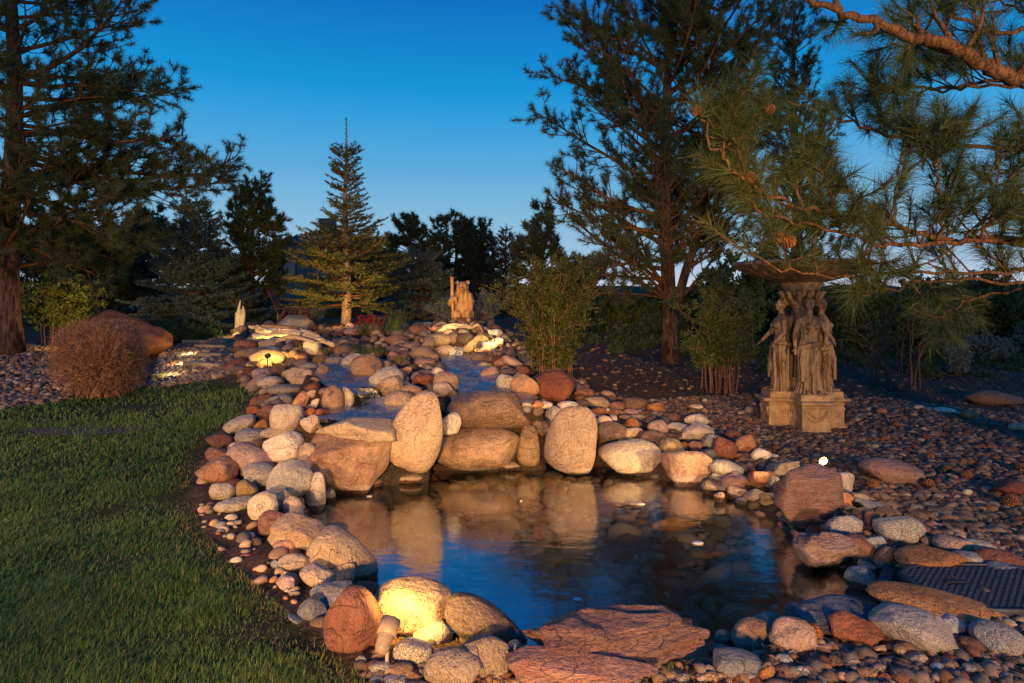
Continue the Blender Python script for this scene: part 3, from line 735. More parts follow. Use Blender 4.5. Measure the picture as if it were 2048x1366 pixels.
# ------------------------------------------------------------------ rocks
# (zone of the photo study, centre, size, colour, shape r=round a=angular s=slab f=flat oval, tilt, label, short name)
ZONE = {'A': (360, 540, 2.906), 'B': (1000, 540, 2.906), 'C': (360, 900, 2.926), 'D': (1000, 900, 2.926), 'E': (1500, 760, 3.69), 'F': (1500, 1000, 3.732), 'G': (0, 560, 4.018)}
ROCKS = [
# waterfall wall
('A', 1030, 915, 470, 150, 'T', 's', 0, 'broad flat tan slab that the left stream spills over', 'tan spillway slab', dict(wet=1, d=5.75, deep=1.5)),
('A', 960, 1115, 560, 350, 'o', 'a', 0, 'large orange-brown boulder under the tan spillway slab', 'large orange-brown boulder', dict(d=5.66)),
('A', 765, 1110, 165, 185, 'T', 'a', 0, 'tan boulder wedged against the left side of the large orange-brown boulder', '', dict(d=5.5)),
('A', 1378, 940, 300, 435, 'T', 'u', 19, 'tall upright tan boulder leaning between the two waterfalls', 'tall upright tan boulder', dict(d=5.72)),
('A', 1805, 825, 480, 240, 'w', 'r', 4, 'wide wet dark brown boulder that the right stream spills over', 'wet spillway boulder', dict(d=6.35)),
('A', 1715, 1035, 490, 235, 'w', 'r', 0, 'low broad speckled brown boulder at the waterline under the wet spillway boulder', 'low broad brown boulder', dict(d=6.15)),
('A', 1575, 895, 110, 122, 'B', 'r', 0, 'small round tan stone squeezed between the upright boulder and the wet spillway boulder', '', dict(d=6.0)),
('A', 755, 895, 105, 110, 'T', 'a', 20), ('A', 625, 870, 185, 168, 'B', 'r', 10, 'plump beige boulder with a rounded top left of the tan spillway slab', 'plump beige boulder'),
('A', 600, 1035, 218, 172, 'B', 'r', 0, 'round beige boulder left of the large orange-brown boulder', 'round beige boulder'),
('A', 575, 945, 190, 60, 'B', 'f', 0), ('A', 435, 1105, 300, 150, 'P', 'f', 18, 'long pinkish boulder lying aslant on the left bank', 'long pinkish boulder'),
('A', 420, 970, 190, 85, 'G', 'f', 0), ('A', 345, 905, 180, 95, 'B', 'f', -25, 'pale beige flat stone at the lawn side of the left bank', ''), ('A', 235, 990, 150, 80, 'R', 'a', 0),
('A', 228, 1072, 140, 85, 'R', 'a', 0), ('A', 215, 1175, 218, 152, 'O', 'a', 0, 'angular red-orange rock at the edge of the lawn', 'angular red-orange rock'),
('A', 460, 1200, 208, 130, 'G', 'r', 12, 'grey rounded cobble below the long pinkish boulder', 'grey rounded cobble'), ('A', 245, 1290, 142, 102, 'B', 'r', 0, 'round beige cobble below the angular red-orange rock', ''),
('A', 385, 1275, 128, 100, 'y', 'r', 0), ('A', 640, 1232, 235, 218, 'G', 'a', 10, 'big bluntly squared grey boulder at the left end of the pond', 'squared grey boulder'),
('A', 790, 1300, 115, 215, 'B', 'r', 0, 'cream upright boulder standing in the water at the left end of the pond', 'cream upright boulder'),
('A', 305, 1237, 105, 45, 'R', 'f', 0), ('A', 330, 1022, 85, 42, 'B', 'f', 0), ('A', 458, 1010, 80, 45, 'N', 'a', 0), ('A', 475, 900, 92, 60, 'O', 'a', 0), ('A', 530, 830, 145, 95, 'R', 'a', 0, 'rust rock above the plump beige boulder', ''),
('A', 440, 812, 92, 55, 'R', 'a', 0), ('A', 580, 762, 155, 80, 'G', 'f', 0), ('A', 500, 752, 78, 55, 'R', 'a', 0), ('A', 620, 698, 195, 60, 'G', 'f', 0), ('A', 715, 755, 112, 92, 'O', 'a', 0, 'angular orange rock above the plump beige boulder', 'angular orange rock'),
('A', 800, 776, 72, 55, 'B', 'r', 0), ('A', 777, 720, 82, 48, 'P', 'r', 0), ('A', 765, 682, 92, 52, 'R', 'a', 0), ('A', 890, 752, 120, 145, 'N', 'r', 0, 'brown boulder with a smooth face beside the lower left stream', 'smooth brown streamside boulder'),
('A', 965, 748, 90, 122, 'T', 'r', 0, 'tan boulder tucked behind the smooth brown streamside boulder', ''), ('A', 700, 822, 58, 48, 'O', 'a', 0), ('A', 765, 822, 62, 46, 'R', 'a', 0), ('A', 820, 836, 72, 55, 'R', 'a', 0),
('A', 525, 656, 145, 70, 'B', 'f', 0, 'low beige stone at the top edge of the lawn', ''), ('A', 475, 608, 108, 70, 'P', 'r', 0), ('A', 570, 586, 95, 82, 'N', 'a', 0), ('A', 705, 622, 200, 105, 'T', 'a', 0, 'blocky tan boulder left of the upper left stream', 'blocky tan boulder'),
('A', 825, 600, 72, 95, 'N', 'a', 0), ('A', 745, 590, 60, 36, 'O', 'r', 0), ('A', 755, 566, 115, 52, 'G', 'f', 0), ('A', 405, 590, 70, 52, 'R', 'r', 0), ('A', 350, 580, 112, 60, 'N', 'r', 0), ('A', 290, 575, 75, 50, 'R', 'r', 0),
('A', 345, 537, 105, 50, 'R', 'f', 0), ('A', 510, 512, 205, 92, 'y', 'r', 0, 'big rounded boulder lit yellow beside the black stake light', 'yellow-lit stake-light boulder'), ('A', 592, 508, 92, 62, 'y', 'r', 0), ('A', 490, 545, 92, 55, 'N', 'a', 0),
('A', 410, 490, 175, 72, 'N', 'f', -10), ('A', 385, 443, 130, 72, 'R', 'f', 0), ('A', 442, 414, 92, 52, 'y', 'a', 0), ('A', 520, 428, 105, 72, 'T', 'r', 0), ('A', 470, 380, 90, 40, 'T', 'f', 0), ('A', 350, 402, 72, 42, 'N', 'f', 0), ('A', 358, 352, 70, 50, 'N', 'r', 0),
('A', 407, 320, 46, 30, 'O', 'a', 0), ('A', 535, 466, 160, 38, 'B', 'f', 8), ('A', 770, 442, 95, 115, 'B', 'u', 10, 'upright cream boulder right of the left driftwood pool', 'upright cream boulder'), ('A', 935, 425, 105, 55, 'P', 'f', 0),
('A', 667, 325, 195, 115, 'S', 'r', 0, 'large domed granite boulder behind the left driftwood', 'domed granite boulder'), ('A', 1085, 566, 170, 140, 'N', 'r', 0, 'large domed brown boulder between the two streams', 'domed brown boulder'),
('A', 1200, 632, 190, 132, 'G', 'r', 0, 'large grey boulder right of the upper left stream', 'large grey streamside boulder'), ('A', 1232, 682, 142, 128, 'T', 'a', 0, 'angular tan boulder in front of the large grey streamside boulder', ''), ('A', 1275, 770, 170, 118, 'T', 'r', 0, 'tan boulder right of the lower left stream beside the tall upright boulder', ''),
('A', 1340, 710, 125, 82, 'N', 'r', 0), ('A', 1420, 645, 122, 72, 'R', 'a', 0), ('A', 1548, 660, 142, 125, 'N', 'r', 0, 'brown rounded boulder on the near left edge of the right stream', ''), ('A', 1530, 695, 110, 80, 'T', 'r', 0), ('A', 1495, 597, 78, 58, 'B', 'r', 0),
('A', 1325, 590, 48, 52, 'O', 'r', 0), ('A', 1425, 602, 90, 40, 'N', 'f', 0), ('A', 1005, 528, 130, 72, 'G', 'r', -20), ('A', 985, 545, 90, 50, 'T', 'f', -20), ('A', 900, 530, 92, 52, 'G', 'a', 0), ('A', 825, 522, 105, 52, 'N', 'f', 0), ('A', 1195, 547, 62, 40, 'T', 'r', 0),
('A', 1535, 480, 125, 82, 'P', 'r', 0, 'tan-pink oval boulder left of the small waterfall', 'oval waterfall boulder'), ('A', 1495, 408, 145, 72, 'y', 'f', 0, 'yellow-lit long boulder below the right driftwood', ''), ('A', 1440, 432, 82, 82, 'N', 'r', 0),
('A', 1385, 350, 105, 62, 'R', 'f', 0), ('A', 1470, 340, 72, 38, 'O', 'r', 0), ('A', 1350, 440, 92, 42, 'N', 'f', 0), ('A', 1430, 490, 72, 52, 'N', 'r', 0), ('A', 1240, 460, 92, 38, 'N', 'f', 0), ('A', 1262, 408, 125, 55, 'R', 'f', 0), ('A', 1370, 492, 72, 45, 'P', 'r', 0),
('A', 1300, 470, 60, 35, 'P', 'r', 0), ('A', 1212, 492, 52, 30, 'R', 'r', 0), ('A', 1425, 540, 115, 55, 'N', 'f', 0), ('A', 1432, 318, 85, 30, 'U', 'f', 0), ('A', 1160, 385, 60, 30, 'N', 'r', 0), ('A', 1010, 360, 110, 45, 'P', 'f', 0), ('A', 910, 380, 70, 35, 'R', 'f', 0),
('A', 700, 515, 80, 50, 'O', 'r', 0), ('A', 640, 540, 80, 60, 'N', 'a', 0),
# right bank of the right stream
('A', 1742, 522, 95, 80, 'N', 'r', 0), ('A', 1772, 562, 95, 60, 'T', 'f', -20), ('A', 1805, 608, 115, 82, 'P', 'r', -15, 'pinkish tan boulder leaning at the right edge of the right stream', ''), ('A', 1868, 540, 75, 50, 'O', 'a', -25), ('A', 1903, 602, 95, 62, 'D', 'r', 0),
('A', 1930, 540, 125, 60, 'P', 'f', 25), ('A', 1992, 590, 85, 62, 'R', 'r', 0), ('A', 1902, 666, 122, 112, 'S', 'r', 0, 'round speckled tan boulder at the right edge of the right stream', 'round speckled boulder'), ('A', 1972, 632, 72, 52, 'B', 'r', 0),
('A', 1810, 688, 62, 34, 'R', 'f', 0), ('A', 1580, 396, 60, 60, 'N', 'r', 0), ('A', 1650, 400, 105, 62, 'D', 'r', 0, 'dark wet rock in the cave under the right driftwood', ''), ('A', 1695, 440, 150, 58, 'y', 's', -35, 'yellow-lit ledge rock slanting down beside the small waterfall', ''),
('A', 1832, 372, 85, 52, 'W', 'r', 0), ('A', 1842, 420, 78, 55, 'W', 'a', 0), ('A', 1772, 342, 55, 30, 'W', 'a', 0), ('A', 1802, 446, 95, 55, 'G', 'r', 0), ('A', 1555, 372, 60, 60, 'y', 'a', 0), ('A', 1765, 400, 60, 45, 'y', 'a', 0), ('A', 1735, 470, 60, 40, 'y', 'a', 0), ('A', 1810, 345, 50, 35, 'O', 'a', -30),
('A', 1660, 500, 100, 30, 'N', 'f', 0), ('A', 1760, 480, 90, 50, 'P', 'r', -20),
# right of the falls
('B', 415, 990, 275, 360, 'T', 'u', 10, 'tall grey-tan boulder with a dimple standing in the pond right of the falls', 'tall dimpled boulder', dict(d=6.05)),
('B', 770, 1095, 370, 198, 'B', 'r', 3, 'big smooth beige oval boulder at the far waterline', 'big smooth beige boulder'), ('B', 1082, 1150, 258, 192, 'P', 'a', 0, 'rough pinkish boulder at the far right waterline', 'rough pinkish boulder'),
('B', 165, 1022, 128, 222, 'w', 'u', 0, 'brown upright boulder between the low broad boulder and the dimpled boulder', 'brown upright boulder', dict(d=6.15)), ('B', 225, 922, 122, 105, 'w', 'r', 0, 'round dark brown stone wedged above the brown upright boulder', '', dict(d=6.3)),
('B', 330, 868, 150, 130, 'G', 'a', 20, 'split grey rock above the tall dimpled boulder', 'split grey rock'), ('B', 392, 795, 118, 62, 'W', 'f', 0), ('B', 395, 842, 42, 32, 'W', 'r', 0), ('B', 645, 960, 188, 142, 'N', 'a', 0, 'brown-tan boulder above the big smooth beige boulder', 'brown-tan boulder'),
('B', 600, 890, 102, 82, 'P', 'r', 0), ('B', 540, 895, 42, 62, 'N', 'r', 0), ('B', 772, 958, 105, 82, 'T', 'a', 0), ('B', 875, 990, 172, 105, 'D', 'a', 0, 'dark brown rock above the right end of the big smooth beige boulder', ''), ('B', 1000, 1042, 142, 115, 'y', 'r', 20, 'olive-tan boulder with light bands above the rough pinkish boulder', 'banded olive-tan boulder'),
('B', 1145, 948, 188, 112, 'B', 'a', 0, 'pale beige wedge boulder near the top of the right bank', 'pale wedge boulder'), ('B', 1140, 878, 132, 75, 'B', 'r', 0, 'pale beige stone topmost at the right end of the right bank', ''), ('B', 1030, 920, 122, 62, 'W', 'a', 0), ('B', 915, 925, 112, 98, 'P', 'r', 0, 'upright salmon-pink stone amid the right bank', 'salmon-pink stone'),
('B', 995, 862, 115, 62, 'R', 'a', 0), ('B', 985, 970, 92, 46, 'R', 'f', 0), ('B', 770, 895, 75, 62, 'O', 'r', 0), ('B', 912, 838, 82, 32, 'B', 'f', 0), ('B', 905, 802, 102, 62, 'O', 'a', 0, 'orange-red rock on the crest of the right bank', 'orange-red crest rock'),
('B', 780, 778, 152, 72, 'N', 'r', 0, 'brown rounded rock on the crest of the right bank', ''), ('B', 670, 792, 108, 56, 'R', 'a', 0), ('B', 660, 830, 76, 42, 'R', 'a', 0), ('B', 760, 825, 82, 36, 'P', 'f', 0), ('B', 560, 772, 142, 72, 'T', 'r', 10), ('B', 475, 780, 82, 46, 'N', 'r', 0), ('B', 570, 820, 92, 46, 'R', 'a', 0),
('B', 545, 852, 62, 38, 'T', 'r', 0), ('B', 730, 855, 82, 32, 'N', 'f', 0), ('B', 660, 862, 42, 36, 'W', 'r', 0), ('B', 855, 836, 52, 36, 'R', 'r', 0), ('B', 800, 852, 82, 32, 'N', 'f', 0),
('B', 1305, 1045, 138, 138, 'R', 'r', 0, 'round rust-brown boulder at the right end of the right bank', 'round rust-brown boulder'), ('B', 1427, 1017, 118, 108, 'O', 'r', 0, 'round orange cobble right of the round rust-brown boulder', 'round orange cobble'),
('B', 1355, 957, 98, 56, 'R', 'r', 0), ('B', 1232, 1002, 122, 86, 'G', 'r', 0), ('B', 1133, 1030, 78, 66, 'O', 'r', 0), ('B', 1065, 1030, 62, 62, 'R', 'a', 0), ('B', 1205, 1086, 102, 76, 'G', 'r', 0), ('B', 1390, 1082, 62, 36, 'R', 'r', 0), ('B', 1515, 1076, 112, 76, 'W', 'r', 0, 'pale oval stone on the gravel right of the round orange cobble', ''),
('B', 1310, 1152, 178, 86, 'W', 'f', 5, 'long pale cream stone right of the rough pinkish boulder', 'long cream stone'), ('B', 1596, 1086, 48, 32, 'B', 'r', 0), ('B', 1250, 1266, 142, 86, 'D', 'a', 0, 'dark speckled rock at the waterline below the long cream stone', ''), ('B', 1265, 1215, 92, 62, 'G', 'r', 0), ('B', 1370, 1238, 150, 90, 'P', 'r', 0),
('B', 1385, 1290, 120, 66, 'P', 'a', 0), ('B', 1512, 1220, 122, 92, 'R', 'a', 0, 'rust rock left of the lit pond-edge lamp', ''), ('B', 1585, 1236, 78, 66, 'W', 'r', 0), ('B', 1640, 1162, 188, 98, 'y', 'a', -12, 'yellow-lit wedge rock left of the lit pond-edge lamp', 'yellow wedge rock'), ('B', 1490, 1316, 132, 72, 'T', 's', 0), ('B', 1562, 1335, 105, 72, 'T', 's', 0),
('B', 1278, 1326, 62, 62, 'O', 'a', 0, 'small orange rock poking out of the water by the right bank', ''), ('B', 1410, 1346, 82, 42, 'G', 'f', 0), ('B', 1770, 1330, 355, 350, 'L', 'a', 0, 'big pink-red boulder in front of the lit pond-edge lamp', 'big pink-red boulder'), ('B', 1950, 1240, 195, 122, 'B', 'a', 0, 'pale boulder right of the lit pond-edge lamp', 'pale lampside boulder'),
('B', 140, 690, 160, 140, 'O', 'a', 30, 'split boulder with an orange face right of the round speckled boulder', 'split orange-faced boulder'), ('B', 292, 690, 255, 182, 'R', 'r', 0, 'large round boulder of mixed grey and rust at the top of the right bank', 'large round rust-grey boulder'), ('B', 120, 622, 62, 42, 'B', 'r', 0), ('B', 162, 792, 62, 52, 'W', 'r', 0),
('B', 222, 822, 62, 62, 'N', 'r', 0), ('B', 262, 786, 82, 42, 'B', 'r', 0), ('B', 312, 598, 115, 62, 'D', 'r', 0), ('B', 130, 585, 82, 52, 'R', 'r', 0), ('B', 40, 585, 72, 46, 'G', 'r', 0), ('B', 55, 530, 105, 52, 'R', 'r', 20), ('B', 490, 720, 110, 60, 'R', 'f', 0), ('B', 1138, 796, 72, 32, 'B', 'f', 0), ('B', 1445, 815, 52, 40, 'G', 'r', 0),
('B', 20, 850, 60, 40, 'N', 'r', 0), ('B', 800, 1180, 60, 40, 'D', 'r', 0),
('B', 1190, 760, 30, 24, 'G', 'r', 0), ('B', 60, 1140, 130, 60, 'D', 'r', 0, 'dark low rock awash below the brown upright boulder', ''),
# left bank near the water
('C', 960, 640, 400, 262, 'T', 'e', 28, 'long tapered tan boulder reaching into the left side of the pond', 'long tapered boulder'), ('C', 720, 490, 335, 170, 'T', 's', 14, 'sloping flat tan slab above the long tapered boulder', 'sloping tan slab'), ('C', 553, 430, 155, 145, 'R', 'a', -20, 'rust rock left of the sloping tan slab', ''), ('C', 488, 335, 165, 155, 'B', 'r', -20),
('C', 545, 288, 185, 115, 'T', 'r', 15), ('C', 662, 350, 105, 140, 'T', 'r', -20), ('C', 700, 335, 55, 60, 'T', 'r', 0), ('C', 315, 320, 208, 78, 'W', 'f', -4, 'long flat pale stone at the lawn edge of the left bank', ''), ('C', 300, 395, 68, 36, 'W', 'f', 0), ('C', 335, 425, 50, 26, 'W', 'f', 0),
('C', 612, 562, 122, 72, 'P', 'f', 0), ('C', 665, 655, 165, 88, 'T', 'r', 5, 'tan oval stone left of the long tapered boulder', ''), ('C', 805, 738, 195, 108, 'T', 'r', 20, 'brown-tan stone below the long tapered boulder', ''), ('C', 940, 726, 158, 118, 'T', 'a', 0, 'tan-grey stone against the waterside below the long tapered boulder', ''),
('C', 778, 657, 75, 50, 'P', 'r', 0), ('C', 560, 670, 56, 46, 'U', 'r', 0), ('C', 615, 775, 112, 66, 'P', 'r', 0), ('C', 890, 855, 255, 135, 'b', 's', 0, 'blue-grey flat slab above the big rust boulder', 'blue-grey flat slab'), ('C', 1050, 806, 112, 52, 'T', 'f', 0), ('C', 780, 940, 152, 115, 'U', 'a', 25, 'blue-grey angular rock left of the big rust boulder', ''),
('C', 1040, 785, 85, 40, 'U', 'f', 15), ('C', 690, 1000, 130, 40, 'U', 's', 30), ('C', 1010, 1012, 322, 365, 'R', 'r', 0, 'big rounded rust boulder beside the lit lawn-edge spotlight', 'big rust boulder'),
('C', 1380, 912, 440, 285, 'y', 'r', 8, 'big boulder lit bright yellow by the spotlight at the near pond edge', 'bright yellow-lit boulder', dict(d=2.98)), ('C', 1790, 1022, 480, 250, 'N', 'e', 22, 'brown boulder tongue sloping into the pond right of the bright yellow-lit boulder', 'brown sloping boulder', dict(d=2.92)),
('C', 1480, 1082, 215, 150, 'B', 'r', -8, 'smooth oval stone half lit yellow in front of the bright boulder', 'half-lit oval stone'), ('C', 1360, 1185, 220, 152, 'S', 'r', -8, 'grey speckled oval stone right of the lit lawn-edge spotlight', 'grey speckled oval stone'),
('C', 1600, 1285, 315, 215, 'T', 'r', 0, 'rounded brown-tan boulder at the near shore below the half-lit oval stone', 'rounded brown-tan boulder'), ('C', 1792, 1215, 295, 225, 'T', 'a', 15, 'blunt tan boulder below the brown sloping boulder', 'blunt tan boulder'), ('C', 1965, 1170, 125, 88, 'B', 'a', 0), ('C', 2010, 1222, 105, 92, 'R', 'a', 0),
('C', 1165, 1220, 68, 62, 'N', 'r', 0), ('C', 1170, 1287, 125, 78, 'G', 'r', 0), ('C', 1290, 1290, 145, 82, 'N', 'r', 0), ('C', 1260, 1342, 125, 56, 'U', 'f', 0), ('C', 1060, 1240, 64, 62, 'G', 'r', 0), ('C', 1120, 1262, 60, 40, 'N', 'r', 0), ('C', 1370, 1330, 90, 60, 'R', 'a', 0), ('C', 1150, 1345, 80, 40, 'U', 'f', 0), ('C', 1435, 1270, 90, 50, 'G', 'r', 0),
('C', 1350, 170, 130, 55, 'R', 'r', 0, 'low reddish rock awash below the tall upright tan boulder', ''), ('C', 1070, 195, 220, 60, 'R', 'f', 0, 'red rock awash under the large orange-brown boulder', ''), ('C', 875, 268, 70, 80, 'D', 'r', 0), ('C', 240, 472, 44, 24, 'U', 'f', 0), ('C', 405, 500, 70, 34, 'U', 'f', 0), ('C', 300, 505, 50, 36, 'B', 'r', 0), ('C', 383, 595, 52, 26, 'B', 'f', 0), ('C', 640, 822, 60, 20, 'W', 'f', 0),
# near shore
('D', 690, 1090, 1040, 300, 'L', 'l', 3, 'long layered red sandstone slab along the near pond edge', 'long red sandstone slab', dict(d=2.75)), ('D', 480, 1275, 840, 190, 'L', 's', 2, 'lower red slab nearest the camera below the long red sandstone slab', 'lower red slab', dict(d=2.52)),
('D', 1480, 1102, 238, 208, 'N', 'r', 0, 'rounded brown boulder right of the long red sandstone slab', 'rounded brown boulder'), ('D', 1310, 1112, 122, 102, 'D', 'r', 0), ('D', 1560, 1012, 195, 105, 'R', 'r', 0, 'dark red boulder behind the rounded brown boulder', ''), ('D', 1712, 1082, 255, 165, 'P', 'a', 10, 'pinkish boulder right of the rounded brown boulder', 'pinkish shore boulder'),
('D', 1290, 1182, 155, 78, 'D', 'f', 0), ('D', 1390, 1248, 285, 142, 'U', 'f', 5, 'smooth blue-grey oval stone right of the lower red slab', 'smooth blue-grey stone'), ('D', 1565, 1300, 72, 92, 'O', 'r', 20), ('D', 1662, 1232, 88, 62, 'U', 'r', 0), ('D', 1897, 1156, 102, 52, 'P', 'r', 0), ('D', 925, 1286, 95, 40, 'N', 'f', 0), ('D', 1500, 1280, 80, 70, 'D', 'r', 0), ('D', 180, 1310, 50, 50, 'O', 'r', 0), ('D', 1060, 1330, 90, 50, 'G', 'r', 0), ('D', 1230, 1330, 90, 60, 'N', 'r', 0), ('D', 1320, 1320, 80, 46, 'P', 'r', 0), ('D', 1470, 1335, 70, 46, 'U', 'r', 0),
('D', 1610, 1260, 60, 40, 'N', 'r', 0),
# right shore
('F', 570, 390, 490, 330, 'I', 'l', 20, 'layered pink slab sloping into the right side of the pond', 'layered pink slab'), ('F', 825, 370, 262, 190, 'R', 'r', 28, 'smooth rust-brown egg-shaped stone on the layered pink slab', 'rust-brown egg stone'), ('F', 930, 332, 145, 150, 'U', 'a', -40, 'blue-grey stone with pink patches right of the rust-brown egg stone', ''), ('F', 715, 190, 248, 165, 'G', 'a', 0, 'grey rough boulder behind the layered pink slab', 'grey rough boulder'),
('F', 835, 118, 135, 112, 'N', 'r', 0), ('F', 918, 172, 105, 142, 'R', 'a', 0), ('F', 1110, 220, 335, 215, 'S', 'r', 14, 'big beige speckled boulder on the right shore', 'big beige speckled boulder'), ('F', 1295, 232, 85, 82, 'R', 'a', 0), ('F', 1325, 317, 105, 85, 'N', 'r', 0), ('F', 1028, 445, 172, 172, 'N', 'r', 20, 'round grey-brown stone right of the rust-brown egg stone', ''),
('F', 1320, 430, 465, 172, 'O', 'a', 0, 'long orange-rust rock behind the dark valve lid', 'long orange-rust rock'), ('F', 880, 502, 155, 82, 'B', 'f', 30), ('F', 822, 592, 215, 160, 'G', 'r', 5, 'grey stone with a dark wet lower half at the right end of the pond', 'half-wet grey stone'), ('F', 1515, 342, 268, 132, 'P', 'f', 10, 'reddish tan stone right of the big beige speckled boulder', ''), ('F', 1720, 355, 228, 102, 'W', 'f', 10, 'pale beige flat stone behind the dark valve lid', ''),
('F', 1650, 442, 245, 112, 'G', 'f', 8, 'mottled grey-tan stone behind the dark valve lid', ''), ('F', 1880, 440, 355, 142, 'R', 'f', 12, 'brown-rust stone at the right edge behind the dark valve lid', ''), ('F', 1910, 512, 285, 92, 'U', 'f', 8), ('F', 1140, 502, 125, 66, 'G', 'r', 0), ('F', 1120, 572, 138, 82, 'P', 'r', 0, 'pink pebble between the pond skimmer and the dark valve lid', ''), ('F', 1100, 642, 155, 66, 'U', 's', 10), ('F', 1190, 600, 80, 46, 'D', 'r', 0),
('F', 1440, 805, 1010, 270, 'O', 'e', 9, 'long orange stone in front of the dark valve lid', 'long orange stone'), ('F', 1240, 965, 610, 300, 'G', 'r', 12, 'big smooth grey oval boulder in front of the long orange stone', 'big grey oval boulder'), ('F', 780, 980, 380, 225, 'R', 'a', 10, 'dark red rough rock left of the big grey oval boulder', 'dark red rough rock'),
('F', 640, 880, 640, 260, 'b', 'l', -10, 'dark blue-grey craggy slab at the near right end of the pond', 'dark craggy slab', dict(d=3.05)), ('F', 1500, 950, 260, 165, 'U', 'f', 28), ('F', 1860, 1042, 385, 220, 'G', 'r', 15, 'pale pink-grey oval stone at the right edge of the near shore', 'pale pink-grey oval stone'), ('F', 1650, 1082, 195, 112, 'R', 'a', 5, 'brown-pink stone between the big grey and the pale oval stones', ''),
('F', 555, 1105, 132, 66, 'O', 'r', -5), ('F', 262, 1202, 105, 76, 'U', 'r', -10), ('F', 120, 1300, 85, 120, 'O', 'a', 25), ('F', 820, 1142, 80, 72, 'B', 'r', 0), ('F', 970, 1110, 95, 52, 'T', 'r', 0), ('F', 1140, 1127, 132, 76, 'y', 'r', 15), ('F', 1010, 1212, 115, 66, 'N', 'r', 0), ('F', 700, 1102, 85, 42, 'G', 'f', 0),
('F', 1260, 1190, 110, 80, 'B', 'a', 20), ('F', 870, 1290, 140, 80, 'N', 'r', 0), ('F', 500, 1250, 110, 70, 'U', 'r', 0), ('F', 640, 1210, 110, 80, 'N', 'a', 0), ('F', 380, 1290, 120, 80, 'G', 'r', 0), ('F', 770, 1220, 90, 60, 'T', 'r', 0), ('F', 1130, 1240, 150, 80, 'D', 'r', 0), ('F', 560, 1330, 130, 60, 'U', 'f', 0), ('F', 1560, 1130, 150, 60, 'U', 'f', 10), ('F', 1740, 1170, 90, 50, 'N', 'r', 0), ('F', 1560, 1010, 90, 50, 'U', 'r', 0), ('F', 1390, 1110, 120, 50, 'B', 'f', 10),
('F', 220, 1235, 60, 40, 'O', 'r', 0), ('F', 690, 1320, 70, 60, 'P', 'r', 0), ('F', 1000, 1320, 90, 60, 'R', 'r', 0), ('F', 1240, 1310, 110, 60, 'G', 'r', 0), ('F', 1500, 1230, 110, 60, 'N', 'r', 0), ('F', 1640, 1260, 100, 60, 'U', 'r', 0), ('F', 1800, 1230, 110, 60, 'T', 'r', 0), ('F', 1950, 1200, 90, 60, 'D', 'r', 0), ('F', 1900, 1310, 110, 66, 'G', 'r', 0), ('F', 1400, 1250, 90, 60, 'U', 'r', 0),
# gravel bed at the right
('E', 1070, 682, 465, 182, 'P', 'e', 10, 'large flat pink-brown boulder alone on the gravel right of the lamp', 'flat pink-brown boulder'), ('E', 692, 886, 135, 98, 'O', 'r', 0, 'orange-pink cobble below the pale lampside boulder', ''), ('E', 820, 872, 98, 62, 'B', 'r', 0), ('E', 905, 930, 235, 72, 'U', 's', 8), ('E', 1020, 975, 165, 62, 'N', 'f', 5), ('E', 1247, 205, 78, 42, 'W', 'r', 0, 'pale rounded stone left in the row on the bark bed', ''), ('E', 1327, 220, 82, 36, 'U', 'f', 0),
('E', 1440, 227, 152, 46, 'W', 'f', 5, 'pale long stone right in the row on the bark bed', ''), ('E', 1530, 245, 66, 26, 'B', 'f', 0), ('E', 970, 232, 72, 42, 'O', 'r', 0), ('E', 872, 216, 42, 32, 'G', 'r', 0), ('E', 1812, 135, 405, 105, 'N', 'e', 5, 'large flat brown boulder under the overhanging pine at the far right', 'large flat brown boulder'), ('E', 1622, 265, 105, 62, 'O', 'a', 0),
('E', 1985, 352, 135, 66, 'T', 'r', 0, 'tan stone at the right edge of the gravel bed', ''), ('E', 1920, 808, 255, 125, 'R', 'a', 0, 'dark red rock at the right edge of the gravel', ''), ('E', 1762, 806, 92, 42, 'G', 'r', 0), ('E', 690, 345, 52, 36, 'O', 'r', 0), ('E', 1000, 820, 60, 36, 'B', 'r', 0), ('E', 1155, 850, 60, 32, 'W', 'r', 0), ('E', 930, 1045, 100, 60, 'N', 'r', 0), ('E', 1600, 830, 60, 46, 'B', 'a', 0),
('E', 1390, 855, 70, 36, 'G', 'r', 0), ('E', 1550, 937, 60, 22, 'W', 's', 5), ('E', 1960, 1105, 90, 30, 'W', 's', 5), ('E', 1330, 925, 90, 46, 'G', 'r', 0), ('E', 1260, 1010, 90, 56, 'N', 'r', 0),
# left side
('G', 985, 480, 690, 400, 'R', 'a', 6, 'large red sandstone boulder behind the dry trimmed bush', 'large red sandstone boulder'), ('G', 112, 490, 95, 48, 'B', 'r', 0, 'pale stone under the pine at the far left', ''), ('G', 1880, 415, 60, 50, 'N', 'r', 0),
]

